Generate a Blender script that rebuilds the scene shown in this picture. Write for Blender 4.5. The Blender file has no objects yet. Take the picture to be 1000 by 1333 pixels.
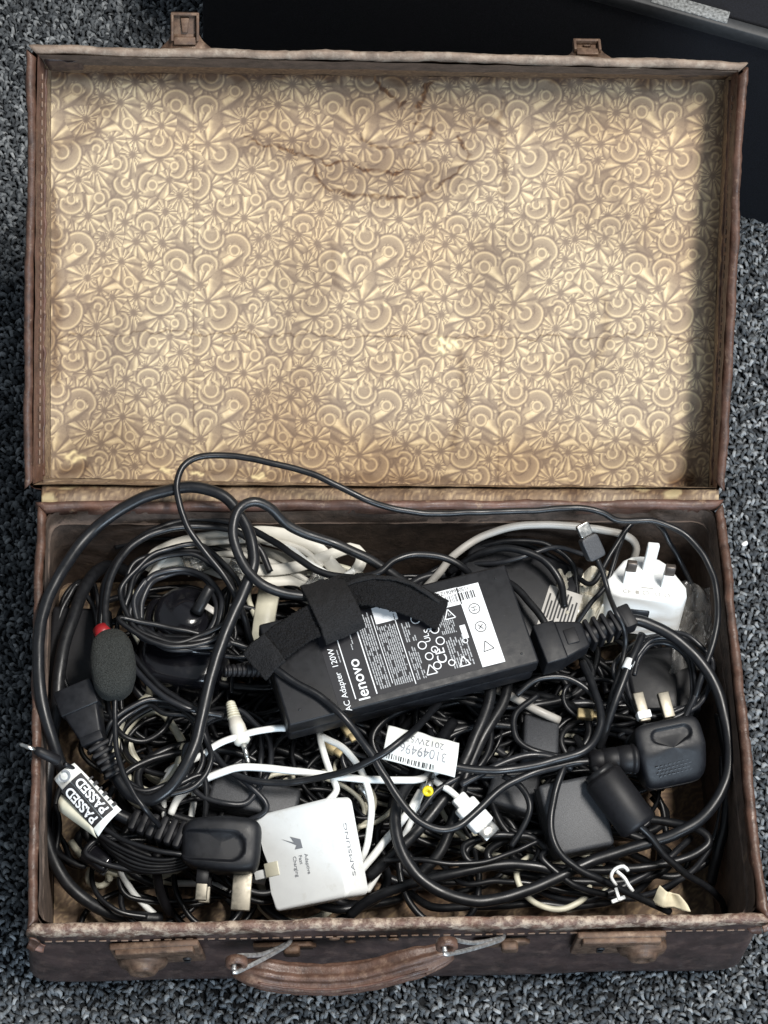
import bpy, bmesh, math, random
import numpy as np
from mathutils import Matrix, Vector, noise as mnoise
random.seed(7); rng = np.random.default_rng(7)
scene = bpy.context.scene
COL = scene.collection

# ------------------------------------------------------------------ camera
CAM = np.array([-.1143, -.374, 1.3842]); FPX = 2970.7; PW, PH = 1000., 1333.
def _rot(p, r, y):
    a = lambda t: np.array([[math.cos(t), -math.sin(t), 0], [math.sin(t), math.cos(t), 0], [0, 0, 1]])
    c, s = math.cos(p), math.sin(p)
    return a(y) @ np.array([[1, 0, 0], [0, c, -s], [0, s, c]]) @ a(r)
RC = _rot(.4696, .1556, -.174)
cd = bpy.data.cameras.new('camera'); cam = bpy.data.objects.new('camera', cd); COL.objects.link(cam)
cd.sensor_fit = 'VERTICAL'; cd.sensor_height = 36; cd.lens = FPX/PH*36; cd.clip_start = .05; cd.clip_end = 60
M = Matrix([list(RC[i]) + [CAM[i]] for i in range(3)] + [[0, 0, 0, 1]]); cam.matrix_world = M
scene.camera = cam

# ------------------------------------------------------------------ world, lamps, exposure
w = bpy.data.worlds.new('World'); scene.world = w; w.use_nodes = True
bg = w.node_tree.nodes['Background']; bg.inputs[0].default_value = (.80, .90, 1, 1); bg.inputs[1].default_value = .30
def area(name, loc, tgt, sx, sy, power, col):
    l = bpy.data.lights.new(name, 'AREA'); l.shape = 'RECTANGLE'; l.size = sx; l.size_y = sy
    l.energy = power; l.color = col
    o = bpy.data.objects.new(name, l); COL.objects.link(o); o.location = loc
    o.rotation_euler = (Vector(tgt)-Vector(loc)).to_track_quat('-Z', 'Y').to_euler()
area('ceiling_panel', (.92, .14, 3.0), (0, .2, 0), 1.3, .34, 130, (1, .96, .90))
area('window', (.7, -2.0, 1.0), (0, .2, .05), 1.1, .8, 48, (.70, .85, 1))
vs = scene.view_settings; vs.view_transform = 'Standard'; vs.look = 'None'; vs.gamma = 1; vs.exposure = 0.2
try: vs.use_curve_mapping = False
except Exception: pass
scene.cycles.max_bounces = 6

# ------------------------------------------------------------------ unprojection of picture points onto known planes
def ray(px, py): return RC @ np.array([(px-500)/FPX, -(py-666.5)/FPX, -1])
def at(px, py, z=0.): d = ray(px, py); return CAM + d*((z-CAM[2])/d[2])
def aty(px, py, y): d = ray(px, py); return CAM + d*((y-CAM[1])/d[1])
PHI = .66; L0 = np.array([0, .2786, .11]); LN = np.array([0, -math.sin(PHI), math.cos(PHI)])
LD = np.array([0, math.cos(PHI), math.sin(PHI)])
def atlid(px, py, wv=0.): d = ray(px, py); o = L0+LN*wv; return CAM + d*(((o-CAM) @ LN)/(d @ LN))
V3 = lambda *a: np.array(a, float)
def nrm(v): return v/np.linalg.norm(v)

# ------------------------------------------------------------------ object helpers
def tag(o, label=None, cat=None, group=None, kind=None):
    if label: o['label'] = label
    if cat: o['category'] = cat
    if group: o['group'] = group
    if kind: o['kind'] = kind
    return o
def thing(name, loc, label, cat, group=None):
    o = bpy.data.objects.new(name, None); COL.objects.link(o); o.location = Vector(loc); o.empty_display_size = .01
    return tag(o, label, cat, group)
def top(o):
    while o.parent: o = o.parent
    return o
def mk(name, VF, mat, parent=None, smooth=True, label=None, cat=None, group=None, kind=None, attrs=None, sharp=None):
    V, F = VF
    V = np.asarray(V, float)
    if parent is not None: org = np.array(top(parent).location)
    else: org = np.array([V[:, 0].mean(), V[:, 1].mean(), V[:, 2].min()])
    me = bpy.data.meshes.new(name)
    if isinstance(F, np.ndarray):
        me.vertices.add(len(V)); me.vertices.foreach_set('co', (V-org).astype(np.float32).ravel())
        k = F.shape[1]; me.loops.add(F.size); me.loops.foreach_set('vertex_index', F.astype(np.int32).ravel())
        me.polygons.add(len(F)); me.polygons.foreach_set('loop_start', np.arange(0, F.size, k, dtype=np.int32))
        me.update(calc_edges=True); me.validate()
    else:
        me.from_pydata([tuple(v) for v in (V-org)], [], F)
    me.polygons.foreach_set('use_smooth', [bool(smooth)]*len(me.polygons))
    for k, a in (attrs or {}).items():
        at_ = me.attributes.new(k, 'FLOAT', 'POINT'); at_.data.foreach_set('value', np.asarray(a, np.float32))
    me.materials.append(mat); me.update()
    if smooth and sharp:
        bm = bmesh.new(); bm.from_mesh(me)
        for e in bm.edges:
            if len(e.link_faces) == 2 and e.calc_face_angle(0) > sharp: e.smooth = False
        bm.to_mesh(me); bm.free()
    o = bpy.data.objects.new(name, me); COL.objects.link(o)
    if parent is None: o.location = Vector(org)
    else: o.parent = parent
    return tag(o, label, cat, group, kind)
def join(*vfs):
    V = []; F = []; n = 0
    for v, f in vfs:
        V.append(np.asarray(v, float)); F += [tuple(int(i)+n for i in q) for q in f]; n += len(v)
    return np.concatenate(V), F

# ---- frames: 4x4 with columns x,y,z,origin
def frame(P, Q=None, roll=0., up=(0, 0, 1), xdir=None):
    P = np.asarray(P, float); x = nrm(np.asarray(Q)-P) if xdir is None else nrm(np.asarray(xdir, float))
    z = np.asarray(up, float); z = nrm(z-x*(z @ x)); y = np.cross(z, x)
    c, s = math.cos(roll), math.sin(roll); y, z = y*c+z*s, z*c-y*s
    m = np.eye(4); m[:3, 0] = x; m[:3, 1] = y; m[:3, 2] = z; m[:3, 3] = P; return m
def X(m, V): V = np.asarray(V, float); return V @ m[:3, :3].T + m[:3, 3]
def off(m, dx=0, dy=0, dz=0): k = m.copy(); k[:3, 3] = X(m, [[dx, dy, dz]])[0]; return k
def rotz(m, a): k = np.eye(4); k[0, 0] = k[1, 1] = math.cos(a); k[0, 1] = -math.sin(a); k[1, 0] = math.sin(a); return m @ k
def roty(m, a): k = np.eye(4); k[0, 0] = k[2, 2] = math.cos(a); k[0, 2] = math.sin(a); k[2, 0] = -math.sin(a); return m @ k
def rotx(m, a): k = np.eye(4); k[1, 1] = k[2, 2] = math.cos(a); k[1, 2] = -math.sin(a); k[2, 1] = math.sin(a); return m @ k

# ---- shapes (return world V, F)
def box(m, sx, sy, sz, bev=.0006, seg=2, c=(0, 0, 0), taper=None):
    bm = bmesh.new(); bmesh.ops.create_cube(bm, size=1)
    for v in bm.verts:
        v.co = Vector((v.co.x*sx, v.co.y*sy, v.co.z*sz))
        if taper and v.co.x > 0: v.co.y *= taper[0]; v.co.z *= taper[1]
    if bev: bmesh.ops.bevel(bm, geom=bm.edges[:], offset=bev, segments=seg, profile=.5, affect='EDGES')
    for v in bm.verts: v.co += Vector(c)
    V = np.array([v.co[:] for v in bm.verts]); bm.verts.index_update()
    F = [tuple(v.index for v in f.verts) for f in bm.faces]; bm.free()
    return X(m, V), F
def prism(m, poly, z0, z1, bev=0., seg=2, scale_top=1.):
    bm = bmesh.new(); n = len(poly); c = np.mean(poly, axis=0)
    a = [bm.verts.new((p[0], p[1], z0)) for p in poly]
    b = [bm.verts.new((c[0]+(p[0]-c[0])*scale_top, c[1]+(p[1]-c[1])*scale_top, z1)) for p in poly]
    bm.faces.new(a[::-1]); bm.faces.new(b)
    for i in range(n): bm.faces.new((a[i], a[(i+1) % n], b[(i+1) % n], b[i]))
    if bev:
        es = [e for e in bm.edges if all(v in b for v in e.verts)]
        bmesh.ops.bevel(bm, geom=es, offset=bev, segments=seg, profile=.5, affect='EDGES')
    bmesh.ops.recalc_face_normals(bm, faces=bm.faces[:])
    bm.verts.index_update()
    V = np.array([v.co[:] for v in bm.verts]); F = [tuple(v.index for v in f.verts) for f in bm.faces]; bm.free()
    return X(m, V), F
def sell(m, sx, sy, sz, e1=.4, e2=.4, nu=48, nv=28, fn=None):
    """superellipsoid: e1 vertical, e2 horizontal squareness"""
    sp = lambda v, e: np.sign(v)*np.abs(v)**e
    u = np.linspace(0, 2*math.pi, nu, endpoint=False); t = np.linspace(-math.pi/2, math.pi/2, nv)
    U, T = np.meshgrid(u, t)
    P = np.stack([sx/2*sp(np.cos(T), e1)*sp(np.cos(U), e2), sy/2*sp(np.cos(T), e1)*sp(np.sin(U), e2), sz/2*sp(np.sin(T), e1)], -1).reshape(-1, 3)
    if fn is not None: P = fn(P)
    F = [(j*nu+i, j*nu+(i+1) % nu, (j+1)*nu+(i+1) % nu, (j+1)*nu+i) for j in range(nv-1) for i in range(nu)]
    return X(m, P), F
def lathe(m, prof, n=24):
    """profile [(x along axis, r)] about the frame's x axis"""
    V = []; F = []
    for x, r in prof:
        for i in range(n):
            a = 2*math.pi*i/n; V.append((x, r*math.cos(a), r*math.sin(a)))
    k = len(prof)
    for j in range(k-1):
        for i in range(n): F.append((j*n+i, (j+1)*n+i, (j+1)*n+(i+1) % n, j*n+(i+1) % n))
    F.append(tuple(range(n))); F.append(tuple(range((k-1)*n, k*n))[::-1])
    return X(m, V), F
def catmull(P, step):
    P = np.asarray(P, float); Q = np.vstack([2*P[0]-P[1], P, 2*P[-1]-P[-2]]); out = []
    for i in range(1, len(Q)-2):
        a, b, c, d = Q[i-1], Q[i], Q[i+1], Q[i+2]
        k = max(2, int(np.linalg.norm(c-b)/step))
        t = np.linspace(0, 1, k, endpoint=False)[:, None]
        out.append(.5*((2*b)+(c-a)*t+(2*a-5*b+4*c-d)*t*t+(3*b-a-3*c+d)*t**3))
    return np.vstack(out+[P[-1:]])
def sweep(C, prof, closed_ends=True, up=(0, 0, 1), transport=True, taper=None):
    """sweep a closed 2-D profile [(side,up)] along curve points C"""
    C = np.asarray(C, float); T = np.gradient(C, axis=0); T /= np.linalg.norm(T, axis=1)[:, None]+1e-12
    n = len(prof); prof = np.asarray(prof, float); V = np.zeros((len(C), n, 3))
    s = np.cross(T[0], up); s = nrm(s) if np.linalg.norm(s) > 1e-4 else np.array([1., 0, 0])
    for i in range(len(C)):
        if transport: s = s-T[i]*(s @ T[i])
        else: s = np.cross(T[i], up)
        s = nrm(s); b = np.cross(s, T[i]); k = 1 if taper is None else taper(i/(len(C)-1))
        V[i] = C[i]+k*(prof[:, :1]*s+prof[:, 1:]*b)
    I = np.arange(len(C)-1)[:, None]*n; J = np.arange(n)[None, :]; J2 = (J+1) % n
    F = np.stack([I+J, I+J2, I+n+J2, I+n+J], -1).reshape(-1, 4).tolist()
    if closed_ends: F.append(list(range(n))[::-1]); F.append(list(range((len(C)-1)*n, len(C)*n)))
    return V.reshape(-1, 3), F
def circ(r, n=9): return [(r*math.cos(2*math.pi*i/n), r*math.sin(2*math.pi*i/n)) for i in range(n)]
def tube(P, r, n=9, step=None):
    C = catmull(P, step or max(.0016, r*.8)); e = np.clip(np.minimum(np.arange(len(C)), np.arange(len(C))[::-1])/6., 0, 1)[:, None]
    W = wob(C, .0011, 26, len(C) % 13); W = wob(W, .0004, 85, 2); return sweep(C+(W-C)*e, circ(r, n))
def path(s):
    """'x,y,z ...' picture x, picture y, height in mm (z may be left out and then carries on)"""
    out = []; z = 50
    for q in s.split():
        a = [float(t) for t in q.split(',')]
        if len(a) == 3: z = a[2]
        out.append(at(a[0], a[1], z/1000))
    return np.array(out)
def rrect(c4, rad, nside=24, ncor=5):
    """closed loop through 4 corners (3-D) with rounded corners"""
    out = []
    for i in range(4):
        p, a, b = c4[i], c4[i-1], c4[(i+1) % 4]
        A = p+nrm(a-p)*rad; B = p+nrm(b-p)*rad
        for t in np.linspace(0, 1, ncor): out.append((1-t)**2*A+2*t*(1-t)*p+t*t*B)
        q = c4[(i+1) % 4]; E = q+nrm(p-q)*rad
        for t in np.linspace(0, 1, nside+2)[1:-1]: out.append(B*(1-t)+E*t)
    return np.array(out)
def inset(c4, d):
    return [c4[i]+nrm(c4[i-1]-c4[i])*d+nrm(c4[(i+1) % 4]-c4[i])*d for i in range(4)]
def loft(loops, close_profile=False, caps=False):
    n = len(loops[0]); k = len(loops); V = np.concatenate(loops); F = []
    for j in range(k if close_profile else k-1):
        a, b = j*n, ((j+1) % k)*n
        for i in range(n): F.append((a+i, a+(i+1) % n, b+(i+1) % n, b+i))
    if caps: F.append(tuple(range(n))[::-1]); F.append(tuple(range((k-1)*n, k*n)))
    return V, F
def wob(V, amp, sc, seed=0):
    V = np.asarray(V, float).copy()
    for i in range(len(V)):
        V[i] += amp*np.array(mnoise.noise_vector(Vector(V[i]*sc)+Vector((seed*7.1, seed*3.3, seed))))
    return V
def wobF(vf, amp, sc, seed=0): return wob(vf[0], amp, sc, seed), vf[1]
def sheet(c4, nu, nv, fn=None, thick=0.0005):
    """grid between 4 corners (p00,p10,p11,p01), fn(u,v)->height along the normal, given a real thickness"""
    c = [np.asarray(q, float) for q in c4]; n = nrm(np.cross(c[1]-c[0], c[3]-c[0])); V = []
    for side in (0, 1):
        for j in range(nv+1):
            for i in range(nu+1):
                u, v = i/nu, j/nv
                p = c[0]*(1-u)*(1-v)+c[1]*u*(1-v)+c[2]*u*v+c[3]*(1-u)*v
                V.append(p+n*((fn(u, v) if fn else 0)-side*thick))
    F = []; N = (nu+1)*(nv+1); g = lambda i, j, s: s*N+j*(nu+1)+i
    for j in range(nv):
        for i in range(nu):
            F.append((g(i, j, 0), g(i+1, j, 0), g(i+1, j+1, 0), g(i, j+1, 0)))
            F.append((g(i, j, 1), g(i, j+1, 1), g(i+1, j+1, 1), g(i+1, j, 1)))
    for i in range(nu):
        F.append((g(i, 0, 0), g(i, 0, 1), g(i+1, 0, 1), g(i+1, 0, 0))); F.append((g(i, nv, 0), g(i+1, nv, 0), g(i+1, nv, 1), g(i, nv, 1)))
    for j in range(nv):
        F.append((g(0, j, 0), g(0, j+1, 0), g(0, j+1, 1), g(0, j, 1))); F.append((g(nu, j, 0), g(nu, j, 1), g(nu, j+1, 1), g(nu, j+1, 0)))
    return np.array(V), F
def text(s, size, m, mat, name, parent, align='CENTER', shear=0., xs=1., bold=0.):
    cu = bpy.data.curves.new('t', 'FONT'); cu.body = s; cu.size = size; cu.align_x = align; cu.align_y = 'CENTER'
    cu.shear = shear; cu.extrude = .00004; cu.offset = bold
    o = bpy.data.objects.new('t', cu); me = bpy.data.meshes.new_from_object(o)
    V = np.array([v.co[:] for v in me.vertices]); F = [tuple(p.vertices) for p in me.polygons]
    bpy.data.objects.remove(o); bpy.data.curves.remove(cu); bpy.data.meshes.remove(me)
    if len(V) == 0: return None
    V[:, 0] *= xs
    return mk(name, (X(m, V), F), mat, parent, smooth=False)
def rects(m, R, z=0., t=.00008):
    V = []; F = []
    for (x, y, sx, sy) in R:
        n = len(V)
        for dz in (0, t):
            V += [(x-sx/2, y-sy/2, z+dz), (x+sx/2, y-sy/2, z+dz), (x+sx/2, y+sy/2, z+dz), (x-sx/2, y+sy/2, z+dz)]
        F += [(n+4, n+5, n+6, n+7), (n, n+3, n+2, n+1)]+[(n+i, n+(i+1) % 4, n+4+(i+1) % 4, n+4+i) for i in range(4)]
    return X(m, V), F
def ringp(m, r, wd, z=0., n=20, t=.00008, a0=0, a1=2*math.pi):
    A = np.linspace(a0, a1, n+1); lo = [];
    loops = [np.stack([rr*np.cos(A), rr*np.sin(A), 0*A+zz], 1) for rr, zz in ((r, z), (r, z+t), (r-wd, z+t), (r-wd, z))]
    V = np.concatenate(loops); F = []
    for j in range(4):
        for i in range(n): a, b = j*(n+1), ((j+1) % 4)*(n+1); F.append((a+i, a+i+1, b+i+1, b+i))
    return X(m, V), F

# ------------------------------------------------------------------ materials
def mat(name, col, rough=.5, metal=0., var=None, bump=None, spec=.5, rvar=None, trans=0., alpha=1., coat=0., col2=None, mask=None, sheen=0.):
    m = bpy.data.materials.new(name); m.use_nodes = True; nt = m.node_tree; N = nt.nodes; L = nt.links
    b = N['Principled BSDF']; b.inputs['Base Color'].default_value = (*col, 1); b.inputs['Roughness'].default_value = rough
    b.inputs['Metallic'].default_value = metal; b.inputs['Specular IOR Level'].default_value = spec
    b.inputs['Transmission Weight'].default_value = trans; b.inputs['Alpha'].default_value = alpha
    b.inputs['Coat Weight'].default_value = coat; b.inputs['Sheen Weight'].default_value = sheen
    tc = N.new('ShaderNodeTexCoord')
    def nz(sc, det=4, ro=.6):
        n = N.new('ShaderNodeTexNoise'); n.inputs['Scale'].default_value = sc; n.inputs['Detail'].default_value = det
        n.inputs['Roughness'].default_value = ro; L.new(tc.outputs['Object'], n.inputs['Vector']); return n
    cur = None
    if var or col2:
        # var = (scale, amount): darker/lighter grain of the same colour
        sc, am = var or (60, .2)
        n = nz(sc); r = N.new('ShaderNodeValToRGB'); r.color_ramp.elements[0].position = .3; r.color_ramp.elements[1].position = .7
        r.color_ramp.elements[0].color = (*[c*(1-am) for c in col], 1); r.color_ramp.elements[1].color = (*[min(1, c*(1+am)) for c in col], 1)
        L.new(n.outputs['Fac'], r.inputs['Fac']); cur = r.outputs['Color']
        if col2:
            sc2, lo, hi = mask; n2 = nz(sc2, 8, .7); r2 = N.new('ShaderNodeMapRange'); r2.inputs['From Min'].default_value = lo; r2.inputs['From Max'].default_value = hi
            L.new(n2.outputs['Fac'], r2.inputs['Value']); mx = N.new('ShaderNodeMix'); mx.data_type = 'RGBA'
            L.new(r2.outputs['Result'], mx.inputs[0]); L.new(cur, mx.inputs[6]); mx.inputs[7].default_value = (*col2, 1); cur = mx.outputs[2]
        L.new(cur, b.inputs['Base Color'])
    if rvar:
        n = nz(rvar[0]); r = N.new('ShaderNodeMapRange'); r.inputs['To Min'].default_value = rough-rvar[1]; r.inputs['To Max'].default_value = rough+rvar[1]
        r.inputs['From Min'].default_value = .3; r.inputs['From Max'].default_value = .7
        L.new(n.outputs['Fac'], r.inputs['Value']); L.new(r.outputs['Result'], b.inputs['Roughness'])
    if bump:
        n = nz(bump[0], 3); bp = N.new('ShaderNodeBump'); bp.inputs['Strength'].default_value = bump[1]; bp.inputs['Distance'].default_value = bump[2] if len(bump) > 2 else .0005
        L.new(n.outputs['Fac'], bp.inputs['Height']); L.new(bp.outputs['Normal'], b.inputs['Normal'])
    return m
MT = {}
MT['pvc'] = mat('black_pvc', (.0065, .007, .0085), .36, spec=.38, col2=(.045, .045, .046), mask=(800, .62, .80), var=(300, .3), rvar=(120, .08), bump=(900, .08, .0002))
MT['pvcm'] = mat('black_pvc_matt', (.008, .0085, .010), .40, var=(300, .3), rvar=(150, .1), spec=.4, bump=(1200, .12, .0002))
MT['pvcg'] = mat('grey_black_pvc', (.014, .015, .018), .36, spec=.4, var=(300, .2), rvar=(90, .1), bump=(700, .08, .0002))
MT['plastic'] = mat('black_moulded_plastic', (.0065, .007, .009), .48, var=(200, .25), rvar=(200, .08), spec=.30, col2=(.055, .056, .058), mask=(600, .62, .82), bump=(2500, .2, .0002))
MT['gloss'] = mat('black_gloss_plastic', (.006, .006, .008), .16, rvar=(150, .08))
MT['rubber'] = mat('black_rubber', (.006, .006, .0075), .52, spec=.30, var=(400, .3), bump=(1500, .15, .0002))
MT['grey'] = mat('dark_grey_plastic', (.035, .037, .042), .5, var=(2200, .7), bump=(2200, .5, .0003))
MT['foam'] = mat('grey_foam', (.030, .032, .030), .95, var=(1300, .6), bump=(1300, 1., .0016), spec=.2)
MT['velcro'] = mat('black_velcro_loop', (.0075, .0075, .0085), .9, var=(1100, .9), bump=(900, 1., .0030), spec=.25)
MT['webbing'] = mat('black_webbing', (.009, .009, .010), .8, var=(1000, .6), bump=(1000, .8, .0012), spec=.25)
MT['white'] = mat('white_plastic', (.76, .78, .78), .40, var=(90, .04), bump=(900, .05, .0002), col2=(.55, .54, .49), mask=(55, .56, .82))
MT['whitec'] = mat('white_pvc', (.76, .77, .75), .42, var=(120, .08), col2=(.42, .40, .34), mask=(60, .62, .85))
MT['cream'] = mat('cream_pvc', (.52, .50, .40), .45, var=(120, .12), col2=(.34, .31, .23), mask=(60, .58, .85))
MT['flat'] = mat('off_white_flat_cable', (.60, .58, .52), .45, var=(90, .10), col2=(.36, .33, .27), mask=(50, .58, .85))
MT['greyc'] = mat('pale_grey_pvc', (.36, .345, .32), .42, var=(100, .1))
MT['paper'] = mat('white_paper', (.70, .72, .70), .75, var=(150, .05), bump=(500, .1, .0003))
MT['ink'] = mat('black_ink', (.012, .012, .014), .6)
MT['greyink'] = mat('grey_ink', (.20, .21, .23), .6)
MT['wink'] = mat('white_ink', (.68, .70, .72), .6)
MT['fine'] = mat('grey_fine_print', (.33, .345, .36), .6)
MT['lab'] = mat('black_label', (.012, .012, .015), .3)
MT['steel'] = mat('nickel', (.62, .61, .58), .28, 1., var=(200, .2), rvar=(300, .1))
MT['brass'] = mat('dull_nickel_pin', (.25, .23, .19), .5, .85, var=(300, .2), rvar=(300, .12))
MT['gold'] = mat('dull_yellow_brass', (.30, .24, .13), .55, .5, var=(200, .3))
MT['red'] = mat('red_plastic', (.26, .010, .014), .4)
MT['yellow'] = mat('yellow_plastic', (.78, .62, .02), .4)
MT['clear'] = mat('clear_plastic', (.8, .8, .78), .12, trans=.85, spec=.5)
MT['bag'] = mat('cloudy_polythene', (.62, .58, .48), .25, trans=.35, var=(60, .35))
MT['film'] = mat('thin_clear_film', (.75, .73, .7), .15, trans=.8, alpha=.3)
MT['leather'] = mat('brown_leather', (.085, .042, .030), .55, var=(70, .45), bump=(500, .35, .0006), col2=(.24, .155, .10), mask=(110, .58, .72), rvar=(150, .15))
MT['bind'] = mat('worn_leather_binding', (.066, .033, .022), .48, var=(90, .5), bump=(600, .4, .0006), col2=(.19, .125, .085), mask=(260, .58, .74), rvar=(150, .15))
MT['bindw'] = mat('scuffed_leather_binding', (.11, .062, .045), .6, var=(90, .5), bump=(700, .7, .0010), col2=(.36, .285, .22), mask=(150, .45, .60), rvar=(150, .12))
MT['bindt'] = mat('dusty_tan_binding', (.17, .125, .095), .65, var=(90, .35), bump=(600, .5, .0007), col2=(.30, .25, .20), mask=(120, .48, .70))
MT['navy'] = mat('dark_leathercloth', (.036, .022, .020), .46, var=(60, .5), bump=(450, .3, .0005), col2=(.085, .055, .045), mask=(90, .50, .70), rvar=(110, .15))
MT['lining'] = mat('dark_brown_lining', (.075, .052, .040), .8, var=(110, .45), bump=(350, .6, .0009), col2=(.22, .15, .10), mask=(70, .62, .76))
MT['handle'] = mat('tan_leather', (.085, .045, .031), .5, var=(120, .4), bump=(700, .5, .0006), col2=(.18, .115, .08), mask=(160, .52, .72), rvar=(150, .15))
MT['rust'] = mat('rusty_brass', (.088, .052, .034), .6, .3, var=(200, .4), bump=(500, .25, .0004), col2=(.18, .120, .080), mask=(150, .50, .70), rvar=(200, .15))
MT['wire'] = mat('zinc_wire', (.62, .63, .63), .42, .85, var=(300, .25), rvar=(300, .12))
MT['thread'] = mat('pale_thread', (.17, .115, .085), .85)
MT['blackbox'] = mat('black_fabric', (.0040, .0045, .007), .85, col2=(.020, .021, .024), mask=(1000, .60, .78), var=(900, .5), bump=(1200, .6, .0005), spec=.25)
MT['boxedge'] = mat('grey_edge_plastic', (.022, .023, .025), .6, var=(300, .25))
MT['scuff'] = mat('pale_scuffed_tape', (.15, .155, .155), .85, var=(500, .8), bump=(600, .5, .0006))
MT['darkpin'] = mat('dark_pin_tip', (.10, .085, .075), .4, .6)
MT['lint'] = mat('white_lint', (.7, .7, .7), .9)
def attr_mat():
    """lining paper: printed gold/mauve pattern value, brown stains, pale torn spots"""
    m = bpy.data.materials.new('printed_lining_paper'); m.use_nodes = True; N = m.node_tree.nodes; L = m.node_tree.links; b = N['Principled BSDF']
    def A(n): a = N.new('ShaderNodeAttribute'); a.attribute_name = n; return a.outputs['Fac']
    r = N.new('ShaderNodeValToRGB'); e = r.color_ramp.elements
    e[0].position = 0.; e[0].color = (.150, .108, .086, 1); e[1].position = 1.; e[1].color = (.64, .525, .34, 1)
    k = e.new(.42); k.color = (.34, .262, .180, 1); k = e.new(.75); k.color = (.53, .42, .265, 1)
    L.new(A('pat'), r.inputs['Fac'])
    tc = N.new('ShaderNodeTexCoord'); n = N.new('ShaderNodeTexNoise'); n.inputs['Scale'].default_value = 9; n.inputs['Detail'].default_value = 6
    L.new(tc.outputs['Object'], n.inputs['Vector'])
    r2 = N.new('ShaderNodeMapRange'); r2.inputs['From Min'].default_value = .42; r2.inputs['From Max'].default_value = .68; r2.inputs['To Max'].default_value = .42; L.new(n.outputs['Fac'], r2.inputs['Value'])
    mx = N.new('ShaderNodeMix'); mx.data_type = 'RGBA'; mx.blend_type = 'MULTIPLY'; L.new(r2.outputs['Result'], mx.inputs[0]); L.new(r.outputs['Color'], mx.inputs[6]); mx.inputs[7].default_value = (.80, .62, .46, 1)
    n3 = N.new('ShaderNodeTexNoise'); n3.inputs['Scale'].default_value = 900; n3.inputs['Detail'].default_value = 3; L.new(tc.outputs['Object'], n3.inputs['Vector'])
    r3 = N.new('ShaderNodeMapRange'); r3.inputs['To Min'].default_value = .82; r3.inputs['To Max'].default_value = 1.15; L.new(n3.outputs['Fac'], r3.inputs['Value'])
    mg = N.new('ShaderNodeVectorMath'); mg.operation = 'SCALE'; L.new(mx.outputs[2], mg.inputs[0]); L.new(r3.outputs['Result'], mg.inputs['Scale'])
    ms = N.new('ShaderNodeMix'); ms.data_type = 'RGBA'; ms.blend_type = 'MULTIPLY'; L.new(A('stain'), ms.inputs[0]); L.new(mg.outputs[0], ms.inputs[6]); ms.inputs[7].default_value = (.24, .145, .09, 1)
    mt = N.new('ShaderNodeMix'); mt.data_type = 'RGBA'; L.new(A('torn'), mt.inputs[0]); L.new(ms.outputs[2], mt.inputs[6]); mt.inputs[7].default_value = (.78, .66, .38, 1)
    L.new(mt.outputs[2], b.inputs['Base Color']); b.inputs['Roughness'].default_value = .68; b.inputs['Specular IOR Level'].default_value = .3
    return m
MT['print'] = attr_mat()
MT['hingep'] = mat('worn_hinge_paper', (.27, .205, .145), .75, var=(160, .45), bump=(300, .5, .0008), col2=(.14, .095, .065), mask=(120, .50, .68))

# ------------------------------------------------------------------ lining paper pattern (art-deco rings and fans, 95 mm repeat)
def sst(a, b, x): t = np.clip((x-a)/(b-a), 0, 1); return t*t*(3-2*t)
TW, TH = 850., 820.
RINGS = [(248,150,35,92,-60,200),(92,245,33,76,-20,215),(165,470,45,106,-150,60),(780,225,40,84,-10,200),(15,385,24,0,0,0),(685,405,36,86,165,395),
 (770,535,28,72,-130,110),(30,625,42,88,-120,80),(210,715,30,78,170,372),(362,705,36,62,-60,90),(455,770,26,66,-20,170),(625,850,34,78,-5,190),
 (650,635,34,78,80,230),(505,625,30,68,130,330),(120,890,50,82,160,380),(520,320,36,0,0,0),(455,528,36,66,-70,75),(350,452,28,58,-10,150),(405,270,30,0,0,0)]
STARS = [(295,300,15),(340,552,14),(600,60,11),(710,120,12),(545,480,13),(610,770,13),(720,772,15),(430,895,16),(140,775,12),(30,545,10),(640,230,13),(830,440,12),
 (480,215,12),(250,610,11),(800,690,13),(60,330,9),(560,395,10),(300,800,12),(700,930,12),(430,400,11),(90,110,12),(380,90,11),(560,930,10),(230,900,11),(820,830,11)]
STARS += [(700,330,10),(200,210,10),(380,180,9),(520,560,9),(690,500,10),(260,420,9),(110,640,9),(420,620,10),(560,690,9),(760,300,9),(330,960,9),(640,980,9),(180,60,9),(470,330,9),(740,610,9),(820,120,9),(100,420,8),(600,560,9),(360,360,8),(280,730,9),(500,830,9),(800,540,9),(40,740,9),(150,330,8)]
STARS = [(a, b % 820, c) for a, b, c in STARS[:25]+STARS[25::2]]
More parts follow.
